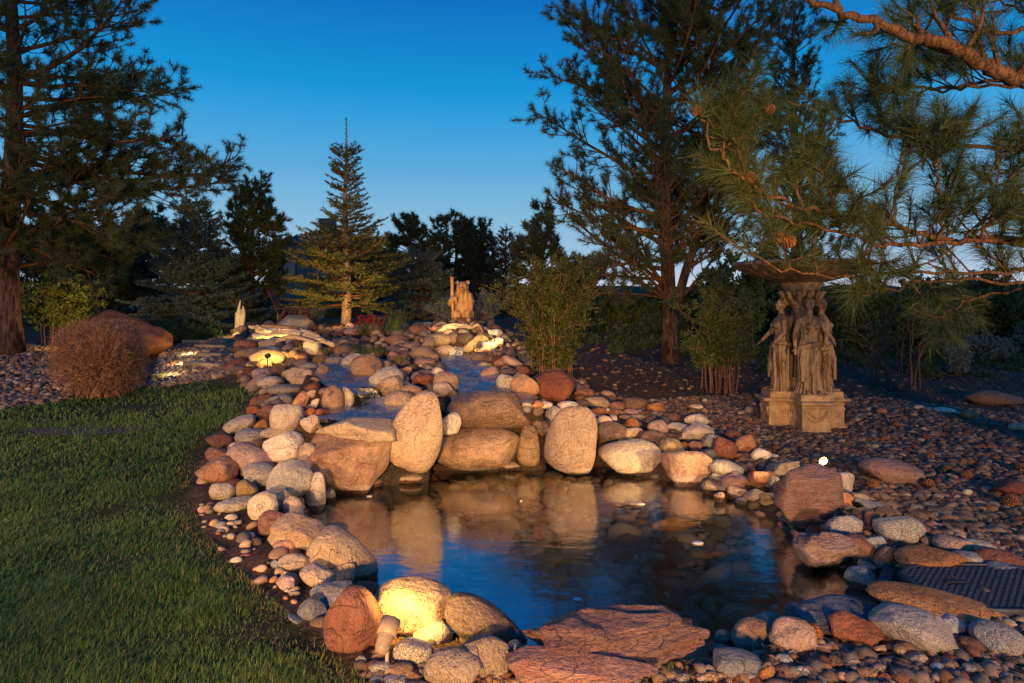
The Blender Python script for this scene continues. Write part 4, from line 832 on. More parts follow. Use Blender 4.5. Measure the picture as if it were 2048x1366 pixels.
def rock_mesh(name, rx, ry, rz, shape, seed, sub, tilt):
    r = np.random.default_rng(seed)
    v, t = ICO[sub]; u = v.copy()
    pw = {'r': 2.15, 'a': 2.5, 's': 3.6, 'f': 2.3, 'u': 2.9, 'e': 2.1, 'l': 3.2}[shape]
    rad = (np.abs(u) ** pw).sum(1) ** (-1 / pw)
    p = u * rad[:, None]
    amp = {'r': .09, 'a': .12, 's': .07, 'f': .07, 'u': .09, 'e': .08, 'l': .10}[shape]
    p *= (1 + amp * wavy(u, seed, 2.0) + amp * .35 * wavy(u, seed + 1, 5) + .012 * wavy(u, seed + 2, 14))[:, None]
    cuts = {'r': 6, 'a': 12, 's': 9, 'f': 4, 'u': 2, 'e': 5, 'l': 10}[shape]
    for k in range(cuts):
        n = unit(r.normal(size=3)); d = r.uniform(.55, .86) if shape in 'asl' else r.uniform(.70, .90)
        s = p @ n - d; over = np.maximum(s, 0)
        p -= n[None] * (over * (.88 if shape in 'asl' else .8))[:, None]
    if shape in 'asl':
        p *= (1 + .03 * wavy(p, seed + 5, 6) + .02 * wavy(p, seed + 6, 17))[:, None]
    if shape == 'l':   # strata: ledges stepping in and out with height
        st = np.floor(p[:, 2] * 3.2 + .5 * wavy(p, seed + 7, 2.2)) * 1.7
        p[:, :2] *= (1 + .07 * np.sin(st * 2.3 + seed))[:, None]
        zq = np.round(p[:, 2] * 4 + .7 * wavy(p, seed + 9, 2.6)) / 4; p[:, 2] += .75 * (zq - p[:, 2]); p *= (1 + .05 * wavy(p, seed + 10, 11))[:, None]
        p[:, 2] += .22 * wavy(np.stack([p[:, 0], p[:, 1] * .6, 0 * st], 1), seed + 8, 4.5)
    if shape == 'e':   # tapered towards +x
        k = 1 - .30 * np.clip(p[:, 0], -1, 1); p[:, 1] *= k; p[:, 2] *= k
    if shape == 'u':   # broad foot
        p[:, 0] *= 1 - .22 * p[:, 2] + .06 * np.sin(3 * p[:, 2] + seed); p[:, 1] *= 1 - .2 * p[:, 2]
    lo, hi = p.min(0), p.max(0)
    p = (p - (lo + hi) / 2) / ((hi - lo) / 2) * np.array([rx, ry, rz])
    a = math.radians(-tilt); c, s = math.cos(a), math.sin(a)
    q = p.copy(); q[:, 0] = p[:, 0] * c - p[:, 2] * s; q[:, 2] = p[:, 0] * s + p[:, 2] * c
    mb = MB(); mb.add(q, t)
    return mb.mesh(name)

def aspect(w, h): return 'long' if w > 2.1 * h else ('flat' if w > 1.55 * h else ('upright' if h > 1.15 * w else 'rounded'))
PLACED = []       # rocks in photo pixels, used for labels
def make_rocks():
    for i, rk in enumerate(ROCKS):
        z, cx, cy, w, h, col, shp, tilt = rk[:8]
        label = rk[8] if len(rk) > 8 else ''; nick = rk[9] if len(rk) > 9 else ''; opt = rk[10] if len(rk) > 10 else {}
        ox, oy, s = ZONE[z]
        if shp == 'r' and not label and i % 3 == 0: shp = 'a'
        u, v, pw_, ph = cx / s + ox, cy / s + oy - .02 * h / s, w / s * 1.08, h / s * 1.09
        tp = max((v - HZ) / F, .02); pit = math.atan(tp)
        D = opt.get('d') or hit(u, v + ph * .40)[1]
        rx = pw_ / 2 / F * D; hz_ = ph / 2 / F * D
        ry = min(.78 * rx, .86 * hz_ / math.sin(pit), 2.0 * hz_)
        if shp == 'u': ry = min(rx, hz_) * .8
        ry *= opt.get('deep', 1.0)
        Dc = D + (0 if opt.get('d') else .38 * ry)
        k = Dc / D; rx *= k; hz_ *= k
        rz = math.sqrt(max(hz_ ** 2 - (ry * math.sin(pit)) ** 2, (.45 * hz_) ** 2)) / math.cos(pit)
        sub = 5 if w / s > 150 else (4 if w / s > 55 else 3)
        if w / s < 22: sub = 2
        name = 'boulder' if pw_ * D > 290 else ('rock' if pw_ * D > 110 else 'cobble')
        o = bpy.data.objects.new(name, rock_mesh(name, rx, ry, rz, shp, 100 + i * 7, sub, tilt)); C.objects.link(o)
        o.location = at(u, v, Dc)
        m = 'w' if (opt.get('wet') and col == 'N') else col
        o.data.materials.append(RM[m])
        PLACED.append(dict(o=o, u=u, v=v, w=pw_, h=ph, col=CNAME[col], shp=shp, label=label, nick=nick, name=name, size=pw_ * D))
make_rocks()

def place_words(u, v, skip=None, n=6):
    """where a thing is, said by the nearest named rocks of the photo"""
    marks = sorted((p for p in PLACED if p['nick'] and p is not skip), key=lambda p: math.hypot((p['u'] - u) , (p['v'] - v) * 1.2) - .35 * min(p['w'], p['h']))[:n]
    out = []
    for p in marks:
        dx, dy = u - p['u'], v - p['v']
        ax, ay = dx / max(p['w'], 1), dy / max(p['h'], 1)
        sx = 'right of' if dx > 0 else 'left of'; sy = 'below' if dy > 0 else 'above'
        if abs(ax) > 1.7 * abs(ay): rel = sx
        elif abs(ay) > 1.7 * abs(ax): rel = sy
        else: rel = sy + ' and ' + sx
        out.append(f"{rel} the {p['nick']}")
    return out
USED = set(p['label'] for p in PLACED if p['label'])
def say(head, u, v, skip=None):
    ws = place_words(u, v, skip)
    for w in ws:
        t = f'{head} {w}'
        if t not in USED and len(t.split()) <= 16: USED.add(t); return t
    for a in ws:
        for b in ws:
            if a != b:
                t = f'{head} {a}, {b}'
                if t not in USED and len(t.split()) <= 16: USED.add(t); return t
    for a in ws:
        for ex in ('second ', 'third ', 'fourth ', 'fifth ', 'sixth '):
            t = f'{ex}{head} {a}'
            if t not in USED and len(t.split()) <= 16: USED.add(t); return t
    return f'{head} {ws[0]}'
for p in PLACED:
    if not p['label']:
        sz = 'tiny' if p['w'] < 22 else ('small' if p['w'] < 38 else ('mid-sized' if p['w'] < 60 else 'sizeable'))
        kind = {'a': 'angular', 's': 'flat-sided', 'l': 'craggy'}.get(p['shp']) or aspect(p['w'], p['h'])
        p['label'] = say(f"{sz} {p['col']} {kind} {'stone' if p['name'] != 'cobble' else 'cobble'}", p['u'], p['v'], p)
    tag(p['o'], p['label'], 'boulder' if p['name'] == 'boulder' else ('rock' if p['name'] == 'rock' else 'cobble'), 'rocks around the pond and streams')

# ------------------------------------------------------------------ trees
def needles_mesh(mb, pos, dr, n, ln, w, spread=(22, 72), back=.12, seed=0, curve=.0):
    """n thin needles round every shoot: pos (k,3) shoot tips, dr (k,3) directions"""
    r = np.random.default_rng(seed); k = len(pos)
    if not k: return
    dr = unit(dr); a, b = perp(dr)
    ph = r.uniform(0, 6.28, (k, n)); al = np.radians(r.uniform(spread[0], spread[1], (k, n)))
    d = dr[:, None] * np.cos(al)[..., None] + (a[:, None] * np.cos(ph)[..., None] + b[:, None] * np.sin(ph)[..., None]) * np.sin(al)[..., None]
    bs = pos[:, None] - dr[:, None] * (r.random((k, n)) * back)[..., None]
    L = (ln * r.uniform(.65, 1.1, (k, n)))[..., None]
    tip = bs + d * L; tip[..., 2] -= curve * L[..., 0]
    sd = unit(np.cross(d, r.normal(size=(k, n, 3)))) * (w / 2)
    v = np.stack([bs - sd, bs + sd, tip], 2).reshape(-1, 3)
    mb.add(v, np.arange(len(v)).reshape(-1, 3))

def curve_pts(p0, d0, L, n, bend, r, jitter=.06):
    """a limb: starts at p0 along d0, bends towards vector bend"""
    pts = [np.array(p0, float)]; d = unit(np.array(d0, float)); st = L / (n - 1)
    for i in range(n - 1):
        d = unit(d + np.array(bend) * st / max(L, .01) + r.normal(0, jitter, 3))
        pts.append(pts[-1] + d * st)
    return np.array(pts)

def pine_branch(mb_w, tips, p0, d0, L, r, rad, bend=(0, 0, .35), dens=1.0, first=.25, twig=.42):
    """a limb with twigs; collects shoot tips into tips"""
    n = max(6, int(L / .22)); pts = curve_pts(p0, d0, L, n, bend, r, .07)
    add_tube(mb_w, pts, np.linspace(rad, rad * .18, n), 5, False)
    m = max(3, int(L * 7 * dens))
    for i in range(m):
        t = first + (1 - first) * (i + r.random()) / m
        j = min(int(t * (n - 1)), n - 2); f = t * (n - 1) - j
        p = pts[j] * (1 - f) + pts[j + 1] * f; d = unit(pts[j + 1] - pts[j]); a, b = perp(d)
        ang = r.choice([0, math.pi]) + r.normal(0, .6)
        side = a * math.cos(ang) + b * math.sin(ang)
        l = twig * L * (1.05 - .75 * t) * r.uniform(.5, 1.1) + .12
        tw = curve_pts(p, unit(d * .7 + side * .9), l, 5, (0, 0, .5), r, .12)
        add_tube(mb_w, tw, np.linspace(rad * .28, .006, 5), 3, False)
        tips.append((tw[-1], tw[-1] - tw[-2]))
        if l > .25:
            for q in range(int(l / .16)):
                s = r.uniform(.3, .95); jj = min(int(s * 4), 3); pp = tw[jj] + (tw[jj + 1] - tw[jj]) * (s * 4 - jj)
                dd = unit(unit(tw[jj + 1] - tw[jj]) + r.normal(0, .65, 3) + np.array([0, 0, .25]))
                e = pp + dd * r.uniform(.08, .2)
                add_tube(mb_w, [pp, e], [.006, .004], 3, False)
                tips.append((e, dd))
    tips.append((pts[-1], pts[-1] - pts[-2]))

def pine(loc, H, tr, label, cat, z0, prof, seed, nl=.14, nw=.010, nn=34, per=5, gap=.36, extra=(), up=.45, bend=.3, mat=None, lean=(0, 0), group=None, second=None, dens=1.0, ztop=None, skip=None, name='pine_tree'):
    """prof(z) gives the limb length at height z"""
    r = np.random.default_rng(seed)
    root = empty(name, loc, label, cat, group)
    tb = MB(); n = 14
    zs = np.linspace(-.15, H, n)
    tr_pts = np.stack([lean[0] * zs / H + .05 * np.sin(zs * .9 + seed), lean[1] * zs / H + .05 * np.cos(zs * .8 + seed), zs], 1)
    rad = tr * np.clip(1 - zs / H, .03, 1) ** .8 * (1 + .35 * np.exp(-np.maximum(zs, 0) / .25))
    add_tube(tb, tr_pts, rad, 12)
    tb.build('trunk', M_bark, root)
    wb = MB(); tips = []
    def tp(z): return np.array([np.interp(z, zs, tr_pts[:, k]) for k in range(3)]), float(np.interp(z, zs, rad))
    z = z0
    while z < (ztop or H * .985):
        for k in range(per if r.random() < .8 else per - 1):
            zz = z + r.uniform(-.12, .12); az = r.uniform(0, 6.28)
            if skip and skip(az, zz): continue
            L = prof(zz) * r.uniform(.7, 1.12)
            if L < .12: continue
            p, rr = tp(zz); e = up * r.uniform(.5, 1.3) + .5 * max(0, zz / H - .6)
            pine_branch(wb, tips, p, (math.cos(az) * math.cos(e), math.sin(az) * math.cos(e), math.sin(e)), L, r, min(.4 * rr, .014 + .016 * L), (0, 0, bend), dens)
        z += gap * r.uniform(.8, 1.2)
    for (za, tip, rd, bd) in extra:          # limbs the photograph shows singled out, tips given relative to the base
        p, rr = tp(za); d = np.array(tip) - p; L = float(np.linalg.norm(d)); d = d / L
        pine_branch(wb, tips, p, d - np.array([0, 0, bd * .5]), L, r, rd, (0, 0, bd), dens * 1.25)
    if second:
        sb = MB(); p2 = np.array(second); add_tube(sb, p2, np.linspace(tr * .6, tr * .12, len(p2)), 10); sb.build('trunk', M_bark, root)
        z = second[1][2]
        while z < second[-1][2] - .1:
            for k in range(per):
                az = r.uniform(0, 6.28); p = np.array([np.interp(z, p2[:, 2], p2[:, q]) for q in range(3)]); e = up
                pine_branch(wb, tips, p, (math.cos(az) * math.cos(e), math.sin(az) * math.cos(e), math.sin(e)), prof(z) * r.uniform(.6, 1.0) * .85, r, .03, (0, 0, bend), dens)
            z += gap * 1.1
    wb.build('branches', M_limb, root)
    cb = MB(); tips.append((tp(H)[0], np.array([0, 0, 1.])))
    P = np.array([t[0] for t in tips]); D = np.array([t[1] for t in tips])
    needles_mesh(cb, P, D, nn, nl, nw, (18, 75), nl * 1.1, seed + 1)
    cb.build('crown', mat or M_needle, root, False)
    return root

def gl(u, v, y):
    """foot of a thing seen at column u when its depth is y"""
    x = (u - 1024) / F * y
    return (x, y, hz(x, y))

# left pine, trunk at the left edge, limbs reaching right into the sky
yL = 12.5
bL = gl(22, 650, yL)
def rel(b, u, v, y): return tuple(at(u, v, y) - np.array(b))
exL = []
for (tv, u, v, dy, rd, bd) in ((150, 345, 15, -.4, .06, .5), (165, 362, 110, .2, .06, .5), (215, 368, 175, .6, .05, .4), (250, 335, 205, -.8, .05, .4), (300, 448, 235, -.2, .07, .6),
                               (310, 438, 330, .4, .06, .35), (330, 420, 395, -.5, .06, .35), (390, 330, 420, .3, .05, .2), (420, 330, 470, -.6, .05, .1), (440, 260, 500, .7, .05, .1), (100, 270, 10, .3, .05, .4), (60, 240, -60, 0, .05, .4),
                               (450, 160, 520, -.8, .04, .1), (360, 300, 350, .9, .05, .3), (260, 250, 250, .8, .05, .3), (470, 220, 540, .2, .04, .05), (400, 210, 430, -.9, .04, .1)):
    za = (CAMH - (tv - HZ) / F * yL) - bL[2]
    exL.append((za, rel(bL, u, v, yL + dy), rd, bd))
pine(bL, 11.5, .21, 'tall dark pine at the left edge with long limbs reaching over the lawn', 'tree', 1.7, lambda z: 2.3 * min(1, (12 - z) / 5), 3, .15, .011, 44, 4, .42, exL, .25, .25, dens=.95, ztop=8.3)

# right pine with two stems
yR = 12.3
bR = gl(1335, 725, yR)
def profR(z): return max(.3, min(2.5, 1.5 + .5 * z) if z < 4 else 2.7 - .22 * (z - 4))
sec = [rel(bR, 1345, 640, yR), rel(bR, 1372, 540, yR + .1), rel(bR, 1405, 450, yR + .2), rel(bR, 1412, 330, yR + .25), rel(bR, 1415, 180, yR + .3), rel(bR, 1440, 40, yR + .3), rel(bR, 1470, -90, yR + .3), rel(bR, 1480, -190, yR + .3)]
exR = []
for (tv, u, v, dy, rd, bd) in ((540, 1092, 470, 0, .05, .3), (470, 1105, 395, .4, .05, .4), (430, 1100, 345, -.3, .05, .5), (380, 1078, 222, .2, .05, .4), (300, 1125, 150, 0, .05, .5), (240, 1130, 60, .2, .05, .4), (520, 1200, 520, -.8, .04, .1), (560, 1130, 560, .5, .04, .1),
                               (140, 1165, 0, 0, .05, .4), (80, 1160, -60, .2, .05, .4), (600, 1180, 560, .4, .03, .0)):
    exR.append(((CAMH - (tv - HZ) / F * yR) - bR[2], rel(bR, u, v, yR + dy), rd, bd))
pine(bR, 9.6, .155, 'tall pine with a forked trunk standing right of the waterfalls', 'tree', 1.15, profR, 8, .14, .010, 42, 4, .38, exR, .55, .35, dens=.98, second=sec, ztop=7.9)

# dark pine behind it on the right
bB = gl(1590, 690, 14.5)
pine(bB, 8.2, .16, 'dense dark pine behind the overhanging limbs just right of the forked pine', 'tree', 1.0, lambda z: max(.25, 1.5 - .10 * z), 12, .13, .011, 40, 5, .34, (), .7, .4, ztop=8.0)

# centre fir
def fir(loc, H, base, seed, label, mat, barkm, gap=.2, per=7, prof=None, droop=-.15, tipup=.4, nl=.035, nw=.011, den=55, z0=.35, name='fir_tree', cat='tree', group=None, leader=.12, twgap=.11):
    r = np.random.default_rng(seed); root = empty(name, loc, label, cat, group)
    tb = MB(); zs = np.linspace(-.1, H, 12)
    add_tube(tb, np.stack([.02 * np.sin(zs * 2), .02 * np.cos(zs), zs], 1), np.linspace(.026 * H, .004, 12), 10)
    tb.build('trunk', barkm, root)
    wb, cb = MB(), MB(); segs = []
    z = z0
    while z < H * (1 - leader):
        f = (z - z0) / (H - z0)
        for k in range(per if f < .85 else max(4, per - 2)):
            zz = z + r.uniform(-.5, .5) * gap; az = 6.28 * (k + r.random()) / per
            L = prof(f) * base * r.uniform(.72, 1.12)
            if L < .06: continue
            e = droop + .75 * f + r.normal(0, .08)
            n = 7; pts = curve_pts((0, 0, zz), (math.cos(az) * math.cos(e), math.sin(az) * math.cos(e), math.sin(e)), L, n, (0, 0, tipup), r, .05)
            add_tube(wb, pts, np.linspace(.010 + .010 * L, .004, n), 4, False)
            segs.append((pts[n // 3], pts[-1]))
            m = int(L / twgap)
            for i in range(m):
                t = .18 + .8 * (i + r.random() * .6) / max(m, 1)
                j = min(int(t * (n - 1)), n - 2); p = pts[j] + (pts[j + 1] - pts[j]) * (t * (n - 1) - j)
                d = unit(pts[j + 1] - pts[j]); sd = unit(np.cross(d, [0, 0, 1])) * (1 if i % 2 else -1)
                l = (.52 * L * (1.05 - t) + .05) * r.uniform(.7, 1.15)
                dd = unit(d * .75 + sd * .75 + np.array([0, 0, r.normal(.03, .10)]))
                e2 = p + dd * l; segs.append((p, e2))
                if l > .17:
                    for q in range(int(l / .085)):
                        s = r.uniform(.25, .95); p3 = p + dd * l * s; d3 = unit(dd * .8 + np.cross(dd, [0, 0, 1]) * r.choice([-1, 1]) * .7 + np.array([0, 0, r.normal(0, .12)]))
                        segs.append((p3, p3 + d3 * l * .38 * (1.15 - s)))
        z += gap * (1 - .35 * f) * r.uniform(.85, 1.15)
    wb.build('branches', M_limb, root)
    segs.append((np.array([0, 0, H * (1 - leader)]), np.array([0, 0, H])))
    A = np.array([s[0] for s in segs]); B = np.array([s[1] for s in segs]); L = np.linalg.norm(B - A, axis=1)
    cnt = np.maximum(5, (L * den).astype(int)); idx = np.repeat(np.arange(len(A)), cnt)
    t = r.random(len(idx))[:, None]; d = unit(B - A)[idx]; p = A[idx] + (B - A)[idx] * t
    a, b = perp(d); ph = r.uniform(0, 6.28, len(idx))[:, None]; al = np.radians(r.uniform(35, 65, len(idx)))[:, None]
    nd = d * np.cos(al) + (a * np.cos(ph) + b * np.sin(ph)) * np.sin(al)
    sd = unit(np.cross(nd, r.normal(size=nd.shape))) * nw / 2
    v = np.stack([p - sd, p + sd, p + nd * nl * r.uniform(.7, 1.2, (len(idx), 1))], 1).reshape(-1, 3)
    cb.add(v, np.arange(len(v)).reshape(-1, 3)); cb.build('crown', mat, root, False)
    return root

yF = 13.6
bF = gl(692, 650, yF)
HF = (CAMH - (236 - HZ) / F * yF) - bF[2]
fir(bF, HF, 1.42, 20, 'centre fir with a thin bare leader and warm lit lower limbs', M_fir, M_firbark, .19, 9, lambda f: (1 - f) ** .95 * (.9 + .25 * math.sin(f * 9)) + .03, -.12, .35, .050, .017, 120, .42, leader=.15)

yS = 15.5
b = gl(392, 640, yS)
fir(b, (CAMH - (385 - HZ) / F * yS) - b[2], 1.5, 31, 'dark blue spruce right of the left pine behind the gravel steps', M_spruce, M_bark, .17, 10, lambda f: (1 - f) ** .8 + .08, -.2, .35, .06, .020, 95, .15, name='spruce_tree')
b = gl(842, 640, 16.5)
fir(b, (CAMH - (490 - HZ) / F * 16.5) - b[2], 1.25, 32, 'short blue spruce between the centre fir and the carved bear', M_spruce, M_bark, .17, 10, lambda f: (1 - f) ** .8 + .08, -.2, .35, .06, .021, 95, .1, name='spruce_tree')
b = gl(1012, 620, 26)
fir(b, (CAMH - (447 - HZ) / F * 26) - b[2], 1.3, 33, 'narrow dark spruce on the skyline right of the rounded far pines', M_far, M_bark, .26, 9, lambda f: (1 - f) ** .8 + .08, -.1, .3, .10, .038, 50, .2, name='spruce_tree', twgap=.2)

# young pine left of the fir
b = gl(508, 640, 17)
pine(b, (CAMH - (372 - HZ) / F * 17) - b[2], .09, 'young pine with upswept shoots left of the centre fir', 'tree', .4, lambda z: max(.28, 1.35 - .33 * max(0, z - 1)), 41, .13, .016, 60, 7, .28, (), .75, .5)
# far pines with rounded crowns
for i, (u, vt, y, wd, lb) in enumerate(((820, 430, 27, 1.5, 'far rounded pine just right of the centre fir'), (912, 436, 27, 1.9, 'broad far rounded pine above the carved bear'), (300, 430, 24, 1.7, 'dark pine behind the dry bush under the left pine limbs'),
                                        (1085, 425, 20, 1.1, 'reddish dark pine left of the forked pine above the tall shrub'), (200, 470, 19, 1.8, 'dark low pine behind the leafy shrub at the far left'), (1180, 520, 30, 1.6, 'far low pine glimpsed through the lower limbs of the forked pine'), (955, 500, 34, 1.8, 'far low dark pine right above the carved bear'), (740, 500, 30, 2.0, 'far dark pine behind the right side of the centre fir'), (440, 505, 26, 1.6, 'far dark pine between the dark blue spruce and the young pine'), (90, 440, 20, 2.0, 'dark bushy pine behind the trunk of the left pine'))):
    b = gl(u, 630, y); H = (CAMH - (vt - HZ) / F * y) - b[2]
    pine(b, H, .12, lb, 'tree', .3, (lambda wd, H: lambda z: max(.3, wd * (math.sin(min(1, (z + .5) / H) * math.pi * .93) ** .7)))(wd, H), 50 + i, .20, .034, 34, 6, .36, (), .4, .4, M_far, dens=.95)

# ------------------------------------------------------------------ the pine at the right edge whose limbs hang over the picture
rootN = empty('overhanging_pine_tree', gl(2330, 800, 5.4), 'near pine at the right edge whose long needled limbs hang over the gravel and fountain', 'tree')
oN = np.array(rootN.location)
tb = MB(); zs = np.linspace(-.1, 7.5, 14)
add_tube(tb, np.stack([.05 * np.sin(zs), .05 * np.cos(zs * 1.3), zs], 1), np.linspace(.21, .05, 14), 12); tb.build('trunk', M_bark, rootN)
def near_limb(path, rad, seed, ntw, tuft=95, ln=.19, up=.35, first=.15, spreadz=.6):
    """path: photo pixels with depth; limb part with its foliage as sub-part"""
    r = np.random.default_rng(seed)
    c = np.array([at(u, v, y) for u, v, y in path]) - oN
    t = np.linspace(0, len(c) - 1, len(c) * 5); pts = np.stack([np.interp(t, np.arange(len(c)), c[:, k]) for k in range(3)], 1)
    for _ in range(3): pts[1:-1] = (pts[:-2] + 2 * pts[1:-1] + pts[2:]) / 4
    pts[1:-1] += r.normal(0, .012, (len(pts) - 2, 3))
    wb = MB(); add_tube(wb, pts, np.linspace(rad, rad * .22, len(pts)), 8, True)
    tips = [(pts[-1], pts[-1] - pts[-2])]; bare = []
    Lt = np.linalg.norm(np.diff(pts, axis=0), axis=1).sum()
    for i in range(int(ntw * .85)):
        s = first + (1 - first) * (i + r.random()) / ntw; j = min(int(s * (len(pts) - 1)), len(pts) - 2)
        p = pts[j]; d = unit(pts[j + 1] - pts[j])
        dirn = unit(d * .55 + np.array([r.normal(0, .55), r.normal(0, .55), r.normal(up, spreadz)]))
        l = r.uniform(.18, .50) * min(1.0, Lt / 1.6) * (1.1 - .65 * s)
        tw = curve_pts(p, dirn, l, 7, (0, 0, .6), r, .14)
        rr = np.linspace(max(.0065, rad * .34), .005, 7)
        add_tube(wb, tw, rr, 5, False); tips.append((tw[-1], tw[-1] - tw[-2]))
        for q in range(r.integers(1, 4)):
            jj = r.integers(2, 6); dd = unit(unit(tw[jj] - tw[jj - 1]) + r.normal(0, .6, 3)); t2 = curve_pts(tw[jj], dd, r.uniform(.1, .3), 4, (0, 0, .5), r, .1)
            add_tube(wb, t2, np.linspace(.006, .0045, 4), 4, False); tips.append((t2[-1], t2[-1] - t2[-2]))
    limb = wb.build('limb', M_limb, rootN)
    cb = MB(); needles_mesh(cb, np.array([q[0] for q in tips]), np.array([q[1] for q in tips]), tuft, ln, .0040, (8, 78), .16, seed + 7, .16)
    cb.build('needles', M_needle_near, limb, False)
    return limb
# top limb, thick and bare, running up and left out of the picture
near_limb([(2330, 300, 5.2), (2150, 205, 4.6), (2048, 155, 4.3), (1960, 125, 4.15), (1880, 85, 4.05), (1800, 68, 4.0), (1720, 35, 3.95), (1640, 8, 3.9), (1560, -30, 3.9)], .062, 201, 16, 70, up=.5)
near_limb([(1960, 125, 4.15), (1850, 95, 4.2), (1828, 60, 4.3), (1815, 10, 4.4), (1800, -60, 4.5)], .0211, 202, 10, 70)
near_limb([(2330, 120, 5.2), (2150, 60, 4.8), (2000, 70, 4.6), (1900, 30, 4.6), (1840, -20, 4.6)], .0264, 203, 16, 75)
near_limb([(2330, 230, 5.6), (2100, 150, 5.4), (1990, 165, 5.2), (1850, 180, 5.2), (1750, 175, 5.2), (1700, 120, 5.2)], .0231, 216, 18, 80)
near_limb([(2330, 200, 5.6), (2120, 30, 5.2), (2010, 10, 5.0), (1930, -10, 5.0)], .0198, 217, 12, 80)
# middle limbs
near_limb([(2330, 330, 5.4), (2100, 175, 5.0), (1990, 170, 4.9), (1870, 180, 4.8), (1760, 190, 4.8), (1680, 165, 4.8)], .0185, 204, 20, 85)
near_limb([(2330, 420, 5.4), (2100, 300, 5.0), (1900, 290, 4.8), (1750, 265, 4.7), (1650, 225, 4.7), (1565, 200, 4.7)], .0211, 205, 22, 85)
# lower limbs, long and nearly level
near_limb([(2330, 560, 5.3), (2100, 490, 4.7), (1950, 470, 4.4), (1880, 485, 4.3), (1780, 445, 4.2), (1690, 440, 4.1), (1600, 415, 4.0), (1500, 375, 3.9), (1440, 310, 3.85), (1405, 240, 3.8), (1392, 190, 3.8)], .0238, 206, 24, 95)
near_limb([(2330, 580, 5.3), (2100, 500, 4.6), (1960, 480, 4.3), (1860, 490, 4.2), (1760, 490, 4.1), (1660, 460, 4.0), (1560, 440, 3.9), (1480, 400, 3.9)], .0224, 207, 24, 95)
near_limb([(2330, 600, 5.2), (2100, 540, 4.6), (1940, 545, 4.4), (1800, 545, 4.3), (1680, 555, 4.2), (1560, 545, 4.1), (1470, 490, 4.0), (1410, 445, 4.0)], .0145, 208, 13, 80, up=.5, spreadz=.3)
near_limb([(2330, 620, 5.2), (2120, 570, 4.7), (1960, 560, 4.5), (1840, 560, 4.4), (1740, 590, 4.3), (1700, 582, 4.2)], .0145, 209, 13, 80, up=.25, spreadz=.3)
# upright side limbs with the big needle tufts
near_limb([(1880, 485, 4.3), (1885, 400, 4.2), (1868, 340, 4.15), (1895, 285, 4.1), (1905, 240, 4.1)], .0145, 210, 9, 150, .2)
near_limb([(1790, 445, 4.2), (1790, 380, 4.2), (1805, 310, 4.2), (1820, 240, 4.2), (1832, 185, 4.2)], .0112, 211, 7, 110, .18)
near_limb([(1960, 480, 4.3), (1985, 400, 4.2), (1995, 320, 4.2), (2010, 262, 4.2)], .0119, 212, 8, 140, .19)
near_limb([(1680, 440, 4.1), (1655, 370, 4.1), (1625, 320, 4.1), (1608, 275, 4.1)], .0086, 213, 6, 120, .18)
near_limb([(1490, 372, 3.9), (1465, 300, 3.9), (1460, 240, 3.9), (1450, 180, 3.9)], .0079, 214, 6, 110, .18)
near_limb([(1560, 430, 3.9), (1505, 380, 3.9), (1510, 330, 3.9)], .0066, 215, 4, 120, .17)
near_limb([(1455, 290, 3.9), (1520, 245, 3.9), (1540, 215, 3.9)], .0066, 218, 4, 110, .17)
near_limb([(2330, 640, 5.6), (2100, 560, 5.3), (1940, 600, 5.2), (1880, 630, 5.1), (1885, 660, 5.1), (1860, 690, 5.1)], .0132, 219, 8, 110, .17, up=-.1)

def cone_mesh(rad, ln, seed):
    r = np.random.default_rng(seed); mb = MB(); n = 70; g = 2.39996
    v, t = ICO[2]; mb.add(v * np.array([rad * .62, rad * .62, ln * .46]), t)
    for i in range(n):
        f = (i + .5) / n; zz = (f - .5) * ln; rr = rad * math.sin(math.pi * (.12 + .80 * f)) ** .75; a = i * g
        d = np.array([math.cos(a), math.sin(a), .30 - .2 * f]); s = np.array([-math.sin(a), math.cos(a), 0]); w = rad * .34
        p = np.array([0, 0, zz]); up_ = np.array([0, 0, rad * .14])
        b0 = p + d * rr * .35
        e = p + d * rr * 1.12
        mb.add([b0 - s * w * .4, b0 + s * w * .4, e + s * w - up_, e - s * w - up_, e + up_ + d * rr * .05], [[0, 1, 2], [0, 2, 3], [0, 3, 4], [1, 4, 2], [3, 2, 4], [0, 4, 1]])
    return mb.mesh('pine_cone', M_cone)
CONE = cone_mesh(.034, .075, 1)
for (u, v, y, sc_, rot) in ((1392, 222, 3.78, .8, (.5, .3, 0)), (1538, 218, 3.88, .85, (1.0, .8, 1)), (1502, 355, 3.88, .95, (.4, 2.6, 0)), (1552, 475, 3.95, 1.25, (.3, 1.4, .2)), (1576, 482, 3.92, 1.15, (.5, 1.9, .6))):
    o = bpy.data.objects.new('pine_cone', CONE); C.objects.link(o); o.parent = rootN; o.location = at(u, v, y) - oN; o.scale = (sc_,) * 3; o.rotation_euler = rot

